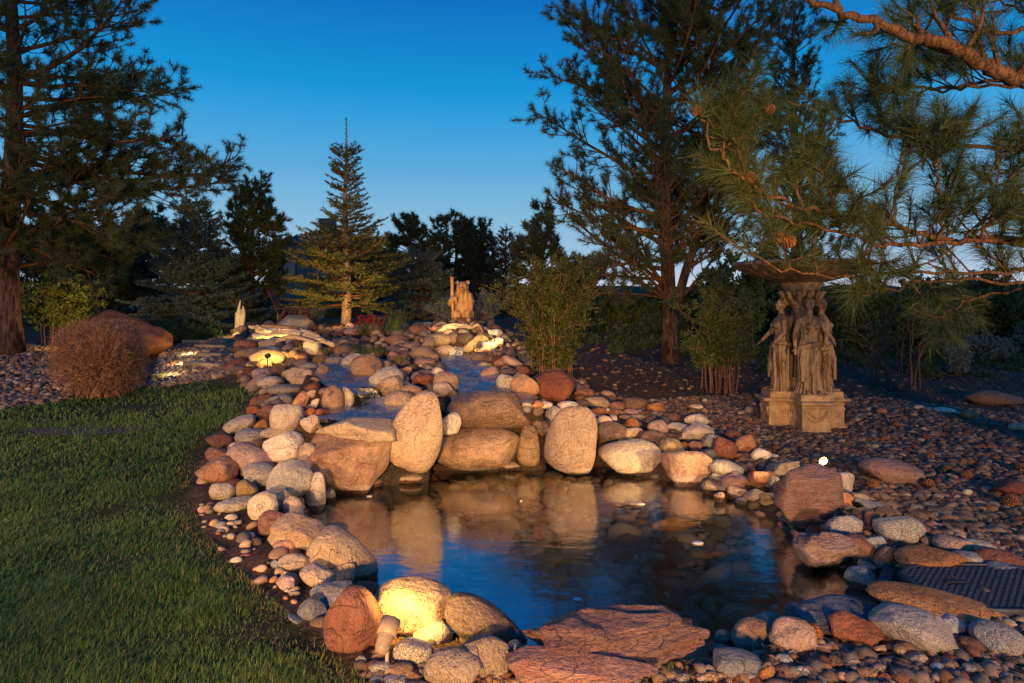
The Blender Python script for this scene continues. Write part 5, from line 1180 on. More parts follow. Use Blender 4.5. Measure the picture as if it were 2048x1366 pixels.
# ------------------------------------------------------------------ shrubs
def shrub(loc, label, h, w, seed, ns=14, leaves=4200, ls=.045, lmat=None, smat=None, cat='shrub', zmin=.25, group=None, name='leafy_shrub', bare=.3, up=1.0, thick=.011):
    r = np.random.default_rng(seed); root = empty(name, loc, label, cat, group); sb = MB(); tw = []
    for i in range(ns):
        az = r.uniform(0, 6.28); sp = r.uniform(.15, 1.0) * w
        e = np.array([math.cos(az) * sp, math.sin(az) * sp * .8, h * (r.uniform(.72, 1.0) if r.random() < .62 else r.uniform(.3, .75)) * (1 - .22 * (sp / w) ** 2)])
        p0 = np.array([math.cos(az), math.sin(az), 0]) * .30 * w * r.uniform(.1, 1.3) - np.array([0, 0, .03])
        m = 8; t = np.linspace(0, 1, m)[:, None]
        pts = p0 * (1 - t) + e * t + np.array([0, 0, 1]) * (h * .14 * up) * np.sin(t * math.pi) - np.array([e[0], e[1], 0]) * .18 * np.sin(t * math.pi) + r.normal(0, .018, (m, 3)) * (t > 0)
        add_tube(sb, pts, np.linspace(thick, .003, m), 5, False)
        for q in range(14):
            s = r.uniform(bare, 1.0); j = min(int(s * (m - 1)), m - 2); p = pts[j] + (pts[j + 1] - pts[j]) * (s * (m - 1) - j)
            d = unit(np.array([r.normal(0, 1), r.normal(0, 1), r.normal(.5, .5)])); l = r.uniform(.12, .34) * min(1, h)
            ee = p + d * l; add_tube(sb, [p, (p + ee) / 2 + r.normal(0, .01, 3), ee], [.004, .003, .002], 3, False); tw.append((p, ee))
    sb.build('stems', smat or M_twig, root)
    A = np.array([a for a, b in tw]); B = np.array([b for a, b in tw]); k = r.integers(0, len(A), leaves); t = r.random((leaves, 1)) ** .7
    p = A[k] + (B[k] - A[k]) * t + r.normal(0, .02, (leaves, 3)); ok = p[:, 2] > zmin * h * r.uniform(.5, 1.1, leaves); p = p[ok]; n = len(p)
    d = unit(r.normal(size=(n, 3)) + np.array([0, 0, .15])); s = unit(np.cross(d, r.normal(size=(n, 3)))); l = (ls * r.uniform(.6, 1.25, n))[:, None]
    nr = np.cross(d, s)
    v = np.stack([p, p + d * l * .5 + s * l * .27 + nr * l * .08, p + d * l, p + d * l * .5 - s * l * .27 + nr * l * .08], 1).reshape(-1, 3)
    q = np.arange(n * 4).reshape(-1, 4); lb = MB(); lb.add(v, np.concatenate([q[:, [0, 1, 2]], q[:, [0, 2, 3]]]))
    lb.build('foliage', lmat or M_leaf, root, False)
    return root
def sh(u, vb, vt, wpx, y=None, **k):
    p = hit(u, vb) if y is None else np.array(gl(u, vb, y))
    y = p[1]; return (tuple(p), k.pop('label'), (vb - vt) / F * y, wpx / 2 / F * y)
def S(u, vb, vt, wpx, label, seed, y=None, **k):
    p = hit(u, vb) if y is None else np.array(gl(u, vb, y)); D = p[1]
    h = (CAMH - (vt - HZ) / F * D) - p[2]
    return shrub((p[0], p[1], p[2]), label, h, wpx / 2 / F * D, seed, **k)
S(1100, 748, 505, 230, 'tall leafy shrub with reddish stems right of the carved bear and streams', 61, ns=46, leaves=19000, ls=.045, bare=.06, zmin=.05)
S(1432, 785, 545, 210, 'leafy shrub with crossing bare lower stems left of the statue fountain', 62, ns=24, leaves=11500, ls=.055, bare=.28, zmin=.2, lmat=M_leaf2)
S(105, 690, 528, 215, 'low broad-leaved shrub standing left behind the dry trimmed bush', 63, ns=34, leaves=9000, ls=.075, bare=.25, lmat=M_leaf3)
S(1790, 775, 590, 260, 'sparse shrub with bare spreading stems right of the statue fountain', 64, ns=16, leaves=900, ls=.04, bare=.3, lmat=M_leaf2)
for i, (u, vb, vt, w, y, lb) in enumerate(((1760, 690, 570, 230, 15, 'dense green hedge shrub directly behind the right side of the fountain bowl'), (1900, 690, 565, 240, 16, 'green hedge shrub behind the bare stemmed shrub'), (2030, 690, 560, 260, 15.5, 'green hedge shrub at the far right above the sagebrush'),
                                            (1470, 700, 500, 190, 14, 'tall green shrub seen between the forked pine and the fountain'), (1620, 690, 590, 200, 15, 'dark green shrub directly behind the fountain figures'), (1240, 690, 590, 190, 17, 'dim green shrub behind the trunk of the forked pine'), (1350, 690, 560, 170, 18, 'dim shrub right behind the forked trunk'), (1560, 690, 545, 230, 18, 'tall dim shrub far behind the fountain bowl'), (1690, 690, 560, 200, 19, 'dim shrub far behind the right end of the fountain bowl'), (1960, 690, 540, 240, 19, 'tall dim hedge shrub far behind the right hedge'), (1840, 690, 550, 220, 18.5, 'tall dim hedge shrub far behind the bare stemmed shrub'), (1150, 690, 600, 150, 17, 'dim shrub behind the tall reddish stemmed shrub'))):
    S(u, vb, vt, w, lb, 70 + i, y=y, ns=26, leaves=13000, ls=.105, lmat=M_leaf2, bare=.1, zmin=.05, group='hedge shrubs at the right')
for i, (u, vb, vt, w, y, lb) in enumerate(((965, 655, 585, 120, 14.5, 'grey-green sagebrush directly right of the carved bear'), (885, 655, 600, 80, 14.5, 'grey-green sagebrush directly left of the carved bear'), (1985, 715, 665, 120, 13.5, 'pale sagebrush at the far right edge of the bark bed'), (1900, 705, 670, 90, 14.5, 'pale sagebrush left of the one at the far right edge'), (2050, 700, 650, 100, 15, 'pale sagebrush cut by the right edge of the view'),
                                            (620, 652, 610, 120, 17, 'bluish low bush behind the red-brown chair'), (540, 655, 615, 100, 17, 'bluish green low bush left of the red-brown chair'), (1915, 738, 690, 40, 11.8, 'small tufted sage on a woody stump at the far right'))):
    S(u, vb, vt, w, lb, 80 + i, y=y, ns=16, leaves=3600, ls=.05, lmat=M_sage, bare=.15, zmin=.1, cat='sagebrush', name='sagebrush')

# dry trimmed bush
p = hit(205, 792); D = p[1]; hB = 150 / F * D; wB = 80 / F * D
root = empty('dry_bush', tuple(p), 'dry rounded trimmed bush of brown twigs at the back of the lawn', 'bush')
r = np.random.default_rng(91); mb = MB()
for i in range(1500):
    d = unit(np.array([r.normal(), r.normal(), r.normal() * .8 + .25])); ell = np.array([wB, wB * .9, hB * .52]) * (np.abs(d) ** 2.6).sum() ** (-1 / 2.6) * r.uniform(.72, 1.04) * (1 + .10 * float(wavy(d[None], 92, 4.0)[0]))
    e = d * ell + np.array([0, 0, hB * .5]); 
    if e[2] < .02: e[2] = .02 + r.random() * .1
    st = np.array([r.normal(0, .10), r.normal(0, .10), 0]) * wB * 2; t = np.linspace(0, 1, 6)[:, None]
    pts = st * (1 - t) + e * t + np.array([0, 0, 1]) * .1 * np.sin(t * 3.14) + r.normal(0, .022, (6, 3)) * t
    add_tube(mb, pts, np.linspace(.0045, .0022, 6), 3, False)
mb.build('stems', M_dry, root, False)
mb = MB(); n = 9000
d = unit(r.normal(size=(n, 3)) * np.array([1, 1, .85]) + np.array([0, 0, .25]))
ell = np.array([wB, wB * .9, hB * .52]) * ((np.abs(d) ** 2.6).sum(1) ** (-1 / 2.6) * r.uniform(.78, 1.05, n) * (1 + .10 * wavy(d, 92, 4.0)))[:, None]
e = d * ell + np.array([0, 0, hB * .5]); ok = e[:, 2] > .03; e, d = e[ok], d[ok]; n = len(e)
dr = unit(d * .7 + r.normal(0, .7, (n, 3))); s = unit(np.cross(dr, r.normal(size=(n, 3)))) * .0028; L = r.uniform(.05, .15, (n, 1))
v = np.stack([e - dr * L * .6 - s, e - dr * L * .6 + s, e + dr * L * .5], 1).reshape(-1, 3); mb.add(v, np.arange(len(v)).reshape(-1, 3))
mb.build('twigs', M_dry, root, False)

# low junipers and grass tufts
def brush(loc, label, w, h, seed, mat, n=6000, ln=.06, name='juniper_mound', cat='juniper', squash=1.0):
    r = np.random.default_rng(seed); root = empty(name, loc, label, cat); sb = MB(); P, Dn = [], []
    for i in range(90):
        az = r.uniform(0, 6.28); sp = w * math.sqrt(r.random()); e = np.array([math.cos(az) * sp, math.sin(az) * sp * squash, h * (1 - (sp / w) ** 2 * .8) * r.uniform(.6, 1.1) + .04])
        p0 = e * np.array([.4, .4, 0]); pts = np.array([p0, (p0 + e) / 2 + [0, 0, .05 * h], e]); add_tube(sb, pts, [.008, .005, .002], 3, False)
        for q in range(n // 90):
            t = r.uniform(.15, 1.0); P.append(p0 * (1 - t) + e * t + r.normal(0, .05, 3) * np.array([1, 1, .5])); Dn.append(unit(e - p0 + np.array([0, 0, .25])))
    sb.build('stems', M_twig, root); cb = MB(); needles_mesh(cb, np.array(P), np.array(Dn), 5, ln, .012, (5, 55), .03, seed); cb.build('foliage', mat, root, False)
    return root
p = hit(360, 682); brush(tuple(p), 'low spreading juniper at the left of the gravel steps', 1.05, .36, 95, M_juniper, squash=.6)
p = hit(250, 672); brush(tuple(p), 'low juniper behind the large red sandstone boulder', .9, .4, 96, M_juniper, squash=.6)

def tuft(u, v, w, h, seed, label, mat=None, n=160, lean=.9, y=None, name='grass_tuft', bw=.006):
    p = hit(u, v) if y is None else np.array(gl(u, v, y)); r = np.random.default_rng(seed); D = p[1]; w, h = w / F * D / 2, h / F * D
    P = p[:2] + r.normal(0, .3, (n, 2)) * np.array([w, min(w, .25)]); d = (P - p[:2]) / max(w, .01)
    mb = MB(); az = np.arctan2(d[:, 1], d[:, 0]) + r.normal(0, .5, n); dd = np.stack([np.cos(az), np.sin(az), 0 * az], 1); sd = np.stack([-dd[:, 1], dd[:, 0], 0 * az], 1) * bw / 2
    L = h * r.uniform(.55, 1.15, n)[:, None]; ln = (lean * r.uniform(.1, 1, n))[:, None]
    b = np.stack([P[:, 0] - p[0], P[:, 1] - p[1], np.full(n, -.02)], 1); m1 = b + dd * L * ln * .3 + np.array([0, 0, 1]) * L * .6; t1 = b + dd * L * ln * .85 + np.array([0, 0, 1]) * L * (1 - .35 * ln)
    v_ = np.stack([b - sd, b + sd, m1 + sd * .8, m1 - sd * .8, t1], 1).reshape(-1, 3); k = np.arange(n)[:, None] * 5
    mb.add(v_, k + np.array([[3, 2, 4]]), k + np.array([[0, 1, 2, 3]]))
    o = mb.build(name, mat or M_blade, None, False); o.location = p
    return tag(o, label, 'grass tuft')
tuft(792, 668, 60, 48, 1, 'tall green grass clump left of the right driftwood', n=260)
tuft(742, 715, 110, 34, 2, 'broad low green grass patch between the two streams', n=520)
tuft(700, 705, 70, 26, 21, 'low green grass left of the broad grass patch', n=300)
tuft(800, 728, 46, 26, 3, 'dry yellow grass tuft above the left edge of the right stream', M_blade_dry, 200)
tuft(602, 712, 26, 26, 4, 'lit yellow spiky tuft below the left driftwood pool', M_blade_dry, 60, name='spiky_tuft', bw=.012)
tuft(652, 710, 40, 20, 5, 'small green tuft at the foot of the upright cream boulder', n=120)
tuft(632, 1190, 40, 30, 6, 'small green weed tuft beside the blue-grey flat slab', n=70)
tuft(1345, 1350, 26, 36, 7, 'small bright green weed right of the lower red slab', n=22, bw=.012)
tuft(1893, 1112, 16, 26, 8, 'single bright green sprout behind the dark valve lid', n=8, bw=.014)
tuft(1800, 968, 46, 20, 9, 'sparse green weed in front of the flat pink-brown boulder', n=50)
tuft(1710, 960, 36, 18, 10, 'sparse weed left of the flat pink-brown boulder', n=40)
tuft(330, 757, 60, 16, 11, 'bright lit grass tuft around the nearest path light', n=140)
tuft(1690, 895, 30, 16, 12, 'thin weed in the gravel right of the fountain base', n=30)
# tall grass behind the fir
tuft(560, 652, 170, 26, 13, 'long meadow grass under the chair behind the left driftwood', n=700, y=16.0, bw=.012)
tuft(520, 646, 130, 30, 14, 'long meadow grass left of the chair behind the stump', n=500, y=17.0, bw=.012)
# flowers
p = hit(738, 672); root = empty('flower_plant', tuple(p), 'small plant with bright red flowers beside the broad grass patch', 'flower plant'); r = np.random.default_rng(5)
fb = MB(); lb = MB()
for i in range(70):
    c = np.array([r.normal(0, .15), r.normal(0, .1), r.uniform(.20, .36)]); add_tube(lb, [c * [.5, .5, 0], c], [.004, .003], 3, False)
    for k in range(6):
        a = k * 1.047 + r.random(); d = np.array([math.cos(a), math.sin(a), .5]); s = np.array([-math.sin(a), math.cos(a), 0]) * .015
        fb.add([c, c + d * .02 + s, c + d * .04, c + d * .02 - s], [[0, 1, 2], [0, 2, 3]])
for i in range(160):
    c = np.array([r.normal(0, .16), r.normal(0, .12), r.uniform(.02, .16)]); d = unit(r.normal(size=3)) * .05; s = unit(np.cross(d, r.normal(size=3))) * .014
    lb.add([c, c + d * .5 + s, c + d, c + d * .5 - s], [[0, 1, 2], [0, 2, 3]])
fb.build('petals', M_red, root, False); lb.build('foliage', M_leaf, root, False)
p = hit(692, 668); root = empty('flower_plant', tuple(p), 'small plant with white flowers left of the red flowers', 'flower plant'); fb = MB(); lb = MB()
for i in range(22):
    c = np.array([r.normal(0, .13), r.normal(0, .1), r.uniform(.05, .16)])
    for k in range(5):
        a = k * 1.26 + r.random(); d = np.array([math.cos(a), math.sin(a), .5]); s = np.array([-math.sin(a), math.cos(a), 0]) * .012
        fb.add([c, c + d * .015 + s, c + d * .03, c + d * .015 - s], [[0, 1, 2], [0, 2, 3]])
    d = unit(r.normal(size=3)) * .05; s = unit(np.cross(d, r.normal(size=3))) * .014; lb.add([c, c + d * .5 + s, c + d, c + d * .5 - s], [[0, 1, 2], [0, 2, 3]])
fb.build('petals', M_white, root, False); lb.build('foliage', M_leaf, root, False)

# low scrub that covers the land beyond the garden
r = np.random.default_rng(123); n = 700
y = 14.5 + 47 * r.random(n) ** 1.5; x = r.uniform(-1, 1, n) * (y * .95 + 2); ok = ~((np.abs(x - (620 - 1024) / F * y) < 1.5) & (y < 17)) & ~((y < 18) & (x < 2.6)); P0 = np.stack([x, y], 1)[ok]; z0_ = height(P0)
hh = r.uniform(.25, .8, len(P0)); ww = hh * r.uniform(.8, 1.4, len(P0)); k = 90
P = np.repeat(np.concatenate([P0, z0_[:, None]], 1), k, 0); d = unit(r.normal(size=(len(P), 3)) * [1, 1, .7] + [0, 0, .5]); P = P + d * np.stack([np.repeat(ww, k), np.repeat(ww, k), np.repeat(hh, k)], 1) * r.uniform(.2, 1, (len(P), 1))
mb = MB(); needles_mesh(mb, P, d, 4, .20, .06, (10, 70), .05, 9); tag(mb.build('scrub', M_far, None, False), kind='stuff')

r = np.random.default_rng(124); n = 260
y = r.uniform(11.5, 18, n); x = r.uniform(.2, 15, n); ok = (x > .5 + .05 * (y - 11)) & (np.hypot(x - bR[0], y - bR[1]) > .8); P0 = np.stack([x, y], 1)[ok]; z0_ = height(P0)
hh = r.uniform(.08, .38, len(P0)); ww = hh * r.uniform(.8, 1.6, len(P0)); k = 70
P = np.repeat(np.concatenate([P0, z0_[:, None]], 1), k, 0); d = unit(r.normal(size=(len(P), 3)) * [1, 1, .7] + [0, 0, .5]); P = P + d * np.stack([np.repeat(ww, k), np.repeat(ww, k), np.repeat(hh, k)], 1) * r.uniform(.2, 1, (len(P), 1))
mb = MB(); needles_mesh(mb, P, d, 4, .09, .022, (10, 70), .04, 9); tag(mb.build('undergrowth', M_leaf2, None, False), kind='stuff')

# ------------------------------------------------------------------ statue fountain
def figure(name, seed, arm_l, arm_r, look, parent):
    """a draped standing figure about 1.1 m tall facing -y, as one continuous surface"""
    r = np.random.default_rng(seed); mb = MB()
    Z = np.array([0, .03, .10, .25, .38, .50, .57, .64, .70, .76, .81, .855, .885, .905])
    RX = np.array([.165, .150, .128, .118, .122, .128, .116, .092, .092, .108, .112, .118, .085, .045])
    RY = np.array([.135, .122, .105, .098, .104, .110, .098, .076, .078, .096, .086, .068, .052, .042])
    CX = np.array([0, 0, 0, -.006, -.014, -.022, -.016, -.004, 0, 0, 0, 0, 0, 0]); CY = np.array([0, 0, 0, -.004, -.01, -.004, 0, .004, .002, -.010, -.004, .004, .006, .006])
    zs = np.linspace(0, .905, 110); n = 110; th = np.arange(n) * 2 * math.pi / n
    rx, ry, cx, cy_ = [np.interp(zs, Z, a) for a in (RX, RY, CX, CY)]
    # drapery: deep vertical folds in the skirt that soften upwards and swing with height
    sk = np.clip((.60 - zs) / .25, 0, 1)[:, None]; up_ = np.clip((zs - .60) / .06, 0, 1)[:, None] * np.clip((.86 - zs) / .05, 0, 1)[:, None]
    a1 = th[None] * 11 + 1.6 * zs[:, None] + 1.1 * np.sin(th[None] * 2 + seed); a2 = th[None] * 19 - 2.5 * zs[:, None] + seed
    fold = sk * (.105 * np.sin(a1) + .05 * np.sin(a2)) + up_ * .045 * np.sin(th[None] * 9 + 14 * zs[:, None] + seed) + .012 * np.sin(zs[:, None] * 70 + 3 * np.sin(th[None] * 3)) * sk
    # the bent leg pressing through the cloth
    leg = .20 * np.exp(-((np.angle(np.exp(1j * (th[None] + 1.9 + .4 * (seed % 2))))) / .38) ** 2) * np.exp(-((zs[:, None] - .33) / .16) ** 2)
    k = 1 + fold + leg
    v = np.stack([cx[:, None] + rx[:, None] * k * np.cos(th), cy_[:, None] + ry[:, None] * k * np.sin(th), np.broadcast_to(zs[:, None], k.shape)], -1).reshape(-1, 3)
    m = len(zs); i = np.arange(m - 1)[:, None] * n; j = np.arange(n)[None]; kk = (j + 1) % n
    q = np.stack([i + j, i + kk, i + n + kk, i + n + j], -1).reshape(-1, 4); b0 = len(v)
    v = np.concatenate([v, [[0, 0, 0], [0, 0, .905]]]); jj = np.arange(n); kj = (jj + 1) % n
    mb.add(v, np.concatenate([np.stack([np.full(n, b0), kj, jj], 1), np.stack([np.full(n, b0 + 1), (m - 1) * n + jj, (m - 1) * n + kj], 1)]), q)
    for s in (-1, 1): add_ell(mb, (s * .045, -.082, .775), (.038, .034, .040), 2)               # bust
    # hip sash, tilted, with a knot and hanging end
    t = np.linspace(0, 2 * math.pi, 40)
    for off in (0, .022): add_tube(mb, np.stack([-.016 + .128 * np.cos(t), .108 * np.sin(t), .555 - off + .035 * np.cos(t + .6)], 1), .015, 6, False)
    add_tube(mb, [(-.10, -.07, .52), (-.12, -.09, .40), (-.115, -.10, .26), (-.12, -.10, .15)], [.024, .030, .024, .02], 6)
    # strap across the chest
    add_tube(mb, [(.10, -.04, .85), (.03, -.105, .77), (-.06, -.09, .68)], .014, 6)
    # neck and head with face, hair and bun
    L = look; cz, sz = math.cos(L), math.sin(L)
    def hd(p): return (p[0] * cz - p[1] * sz, p[0] * sz + p[1] * cz + .002, p[2])
    add_tube(mb, [(0, .006, .87), (0, .004, .93), hd((0, -.004, .98))], [.046, .036, .036], 10)
    add_ell(mb, hd((0, -.004, 1.025)), (.050, .058, .070), 3, (.12, 0, L))
    add_ell(mb, hd((0, -.036, .998)), (.032, .028, .036), 2, (0, 0, L))                          # jaw
    add_ell(mb, hd((0, -.064, 1.018)), (.009, .013, .019), 2, (.3, 0, L)); add_ell(mb, hd((0, -.061, .988)), (.014, .008, .006), 2, (0, 0, L)); add_ell(mb, hd((0, -.055, .968)), (.012, .010, .009), 2)
    for s in (-1, 1):
        add_ell(mb, hd((s * .021, -.052, 1.034)), (.012, .009, .006), 2, (0, 0, L)); add_ell(mb, hd((s * .05, .004, 1.02)), (.008, .012, .017), 2)
    for q_ in range(26):
        a = r.uniform(-2.4, 2.4) + math.pi / 2; e = r.uniform(-.1, 1.3); add_ell(mb, hd((.050 * math.cos(a) * math.cos(e), .010 + .056 * math.sin(a) * math.cos(e), 1.04 + .055 * math.sin(e))), (.017, .017, .015), 1)
    add_ell(mb, hd((0, .066, 1.035)), (.030, .030, .028), 2)
    # arms: shoulder, elbow, wrist, palm, then fingers of different lengths and a thumb off the side of the palm
    for s, A in ((-1, arm_l), (1, arm_r)):
        sh_, el, wr, hand = [np.array(x, float) for x in A]
        pts = np.array([(s * .085, .0, .855), sh_, sh_ * .5 + el * .5 + [s * .004, 0, 0], el, el * .5 + wr * .5, wr])
        add_tube(mb, pts, [.040, .037, .032, .027, .026, .018], 10)
        d = unit(hand - wr); sd = unit(np.cross(d, [0, 1, .2])); pc = wr + d * .030
        add_ell(mb, pc, (.018, .012, .024), 2, Vector(d).to_track_quat('Z', 'Y').to_euler())
        for f, (o_, ln) in enumerate(((-.013, .036), (-.0045, .042), (.0045, .039), (.013, .030))):
            b = pc + d * .018 + sd * o_; kn = b + d * ln * .5 + np.array([0, -.004, 0]); add_tube(mb, [b, kn, kn + unit(d + np.array([0, .45, -.2])) * ln * .5], [.0062, .0058, .0045], 6)
        b = pc - d * .008 + sd * .016 * s; add_tube(mb, [b, b + unit(sd * s + d) * .018, b + unit(sd * s * .5 + d) * .036], [.007, .0062, .005], 6)
    # feet
    for s, (fx, fy) in ((-1, (-.07, -.135)), (1, (.06, -.115))):
        add_ell(mb, (fx, fy, .018), (.026, .058, .022), 2, (0, 0, -.15 * s))
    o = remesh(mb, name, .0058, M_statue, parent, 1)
    return o

xF, yFt = (1603 - 1024) / F * 7.75, 7.75
fount = empty('statue_fountain', (xF, yFt, hz(xF, yFt) - .01), 'weathered stone fountain with draped women figures carrying a wide bowl', 'fountain')
A0 = math.radians(-3)
mb = MB()
add_box(mb, (0, 0, .155), (.49, .49, .31), (0, 0, A0 + math.pi / 4), .01)
add_box(mb, (0, 0, .03), (.53, .53, .06), (0, 0, A0 + math.pi / 4), .008)
fount_core = mb.build('pedestal', M_pedestal, fount, False)
def ring_angle(k): return A0 + k * math.pi / 2
for k in range(4):
    a = ring_angle(k); ca, sa = math.sin(a), -math.cos(a)
    mb = MB()
    add_box(mb, (.245 * ca, .245 * sa, .158), (.31, .37, .316), (0, 0, a), .006)
    for zz, w in ((.022, .33), (.055, .32), (.292, .325)): add_box(mb, (.247 * ca, .247 * sa, zz), (w, .37 + (w - .31), .026), (0, 0, a), .006)
    # raised panel frame and garland of leaves on the outer face
    out = np.array([ca, sa, 0]); sd = np.array([math.cos(a), math.sin(a), 0]); f0 = out * .434
    for t in np.linspace(-1, 1, 15):
        c = f0 + sd * t * .115 + np.array([0, 0, .225 - .075 * (1 - t * t)])
        add_ell(mb, c, (.016 + .006 * (1 - abs(t)),) * 3, 2, None, 40 + int(t * 20), .2)
        if abs(t) < .9:
            for e in (-1, 1): add_ell(mb, c + np.array([0, 0, .022 * e]) + sd * .012 * e, (.011, .011, .009), 1)
    for t in (-1, 1):
        add_ell(mb, f0 + sd * t * .122 + np.array([0, 0, .235]), (.018, .018, .022), 2); add_tube(mb, [f0 + sd * t * .125 + np.array([0, 0, .22]), f0 + sd * t * .128 + np.array([0, 0, .14])], [.012, .005], 6)
    mb.build('corner_block', M_pedestal, fount, False)
    # shell relief on the face between two blocks
    b = a - math.pi / 4; outb = np.array([math.sin(b), -math.cos(b), 0]); sb_ = np.array([math.cos(b), math.sin(b), 0]); mb = MB(); c0 = outb * .247 + np.array([0, 0, .10])
    for t in np.linspace(-1.25, 1.25, 9):
        d = sb_ * math.sin(t) + np.array([0, 0, math.cos(t)]); add_tube(mb, [c0, c0 + d * .07 + outb * .018, c0 + d * .13 + outb * .004], [.006, .013, .012], 6)
    add_ell(mb, c0, (.025, .025, .02), 2)
    for e in (-1, 1):
        t = np.linspace(0, 4.2, 14); add_tube(mb, c0[None] + sb_[None] * (e * (.11 + .035 * np.cos(t) * (1 - t / 7)))[:, None] + outb * .006 + np.array([0, 0, 1.])[None] * (.015 + .045 * np.sin(t) * (1 - t / 7))[:, None], .008, 5)
    mb.build('shell_relief', M_pedestal, fount, True)
mb = MB()
add_box(mb, (0, 0, .336), (.60, .60, .036), (0, 0, A0 + math.pi / 4), .008)
for k in range(2): add_box(mb, (0, 0, .338 + .0015 * k), (.37, .99, .038), (0, 0, A0 + k * math.pi / 2), .010)
mb.build('top_slab', M_pedestal, fount, False)
mb = MB()
add_box(mb, (0, 0, .39), (.50, .50, .075), (0, 0, A0 + math.pi / 4), .008)
for k in range(2): add_box(mb, (0, 0, .394 + .0015 * k), (.33, .84, .08), (0, 0, A0 + k * math.pi / 2), .008)
mb.build('plinth', M_pedestal, fount, False)
mb = MB()
for zz, w in ((.47, .30), (.52, .26), (.56, .21)): add_box(mb, (0, 0, zz), (w, w, .06), (0, 0, A0 + math.pi / 4), .008)
lathe(mb, [(.085, .58), (.082, .9), (.080, 1.35), (.10, 1.40), (.12, 1.43), (.10, 1.46)], 28, flute=lambda th, i: 1 + .03 * np.cos(8 * th) + 0 * i)
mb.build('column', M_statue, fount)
mb = MB()   # leafy capital under the bowl
lathe(mb, [(.10, 1.42), (.17, 1.47), (.15, 1.53), (.20, 1.58), (.185, 1.63), (.24, 1.69), (.22, 1.72)], 72, flute=lambda th, i: 1 + .10 * np.cos(12 * th + (i % 2) * math.pi))
for k in range(12):
    a = k * math.pi / 6; add_tube(mb, [(.16 * math.cos(a), .16 * math.sin(a), 1.47), (.21 * math.cos(a), .21 * math.sin(a), 1.55), (.24 * math.cos(a), .24 * math.sin(a), 1.60), (.27 * math.cos(a), .27 * math.sin(a), 1.585)], [.03, .034, .024, .01], 6)
mb.build('capital', M_statue, fount)
mb = MB()   # wide bowl with fluted underside
prof = [(.05, 1.70), (.22, 1.71), (.30, 1.725), (.45, 1.765), (.58, 1.81), (.69, 1.862), (.735, 1.89), (.755, 1.905), (.775, 1.915), (.785, 1.935), (.775, 1.955), (.745, 1.958), (.70, 1.93), (.55, 1.88), (.30, 1.83), (.02, 1.82)]
def flu(th, i):
    return 1 + np.where((i >= 2) & (i <= 6), .030 * np.abs(np.sin(12 * th)) - .015, 0) + np.where((i >= 7) & (i <= 9), .008 * np.cos(48 * th), 0)
lathe(mb, prof, 192, flute=flu)
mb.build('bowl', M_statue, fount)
down_l = ((-.115, 0, .83), (-.165, .01, .68), (-.185, -.055, .535), (-.188, -.075, .46))
down_r = ((.115, 0, .83), (.165, .01, .69), (.175, -.05, .545), (.170, -.075, .47))
bent_r = ((.115, 0, .83), (.185, -.01, .70), (.135, -.105, .58), (.10, -.125, .53))
hip_l = ((-.115, 0, .83), (-.20, .03, .71), (-.155, -.075, .60), (-.13, -.10, .55))
reach_l = ((-.115, -.02, .83), (-.15, -.07, .70), (-.125, -.19, .59), (-.115, -.245, .54))
reach_r = ((.115, -.01, .83), (.155, -.02, .70), (.15, -.13, .58), (.14, -.18, .52))
for k, (al, ar, lk, sd) in enumerate(((down_l, bent_r, -.35, 1), (hip_l, down_r, .3, 2), (down_l, down_r, -.25, 3), (reach_l, reach_r, .15, 4))):
    a = ring_angle(k); o = figure('woman_figure', sd, al, ar, lk, fount)
    o.location = (.235 * math.sin(a), -.235 * math.cos(a), .425); o.rotation_euler = (0, 0, a)

# ------------------------------------------------------------------ carved bear
p = np.array(gl(925, 650, 12.1)); p[2] = CAMH - (646 - HZ) / F * 12.1
bear = empty('carved_bear', tuple(p), 'carved wooden bear holding an upright staff above the right stream', 'wood carving')
S0 = .86 / .765 * .765
mb = MB()
add_ell(mb, (.0, .02, .30), (.165, .14, .24), 3, None, 3, .03); add_ell(mb, (0, .01, .50), (.150, .125, .17), 3)
add_ell(mb, (0, -.01, .66), (.118, .115, .115), 3); add_ell(mb, (-.01, -.115, .625), (.060, .075, .052), 3, (.25, 0, 0)); add_ell(mb, (-.01, -.175, .645), (.026, .016, .018), 2)
add_ell(mb, (-.01, -.10, .58), (.045, .06, .028), 2, (.5, 0, 0))
for s in (-1, 1):
    add_ell(mb, (s * .098, .01, .755), (.040, .022, .040), 3); add_ell(mb, (s * .045, -.095, .69), (.016, .012, .014), 2); add_ell(mb, (s * .05, -.09, .71), (.026, .016, .012), 2)
# arm round the staff: shoulder, elbow out, paw on staff with claws
add_tube(mb, [(-.10, 0, .52), (-.175, -.05, .42), (-.215, -.09, .36), (-.19, -.135, .41), (-.165, -.145, .45)], [.07, .062, .055, .05, .046], 10)
add_ell(mb, (-.160, -.15, .455), (.05, .045, .055), 3)
for i in range(4): add_tube(mb, [(-.135, -.185, .49 - .026 * i), (-.105, -.19, .485 - .026 * i), (-.085, -.175, .475 - .026 * i)], [.013, .012, .004], 6)
# hanging arm with paw on the knee
add_tube(mb, [(.11, 0, .53), (.165, -.04, .40), (.150, -.10, .27), (.12, -.14, .20)], [.072, .062, .054, .046], 10); add_ell(mb, (.115, -.15, .185), (.045, .04, .045), 3)
for i in range(4): add_tube(mb, [(.085 + .02 * i, -.185, .17), (.083 + .021 * i, -.195, .14), (.082 + .021 * i, -.185, .115)], [.011, .010, .003], 6)
# haunches and feet
for s in (-1, 1):
    add_ell(mb, (s * .115, -.04, .15), (.10, .14, .12), 3, (0, 0, -.3 * s)); add_ell(mb, (s * .13, -.17, .06), (.055, .075, .05), 3)
o = remesh(mb, 'body', .009, M_bear, bear, 2)
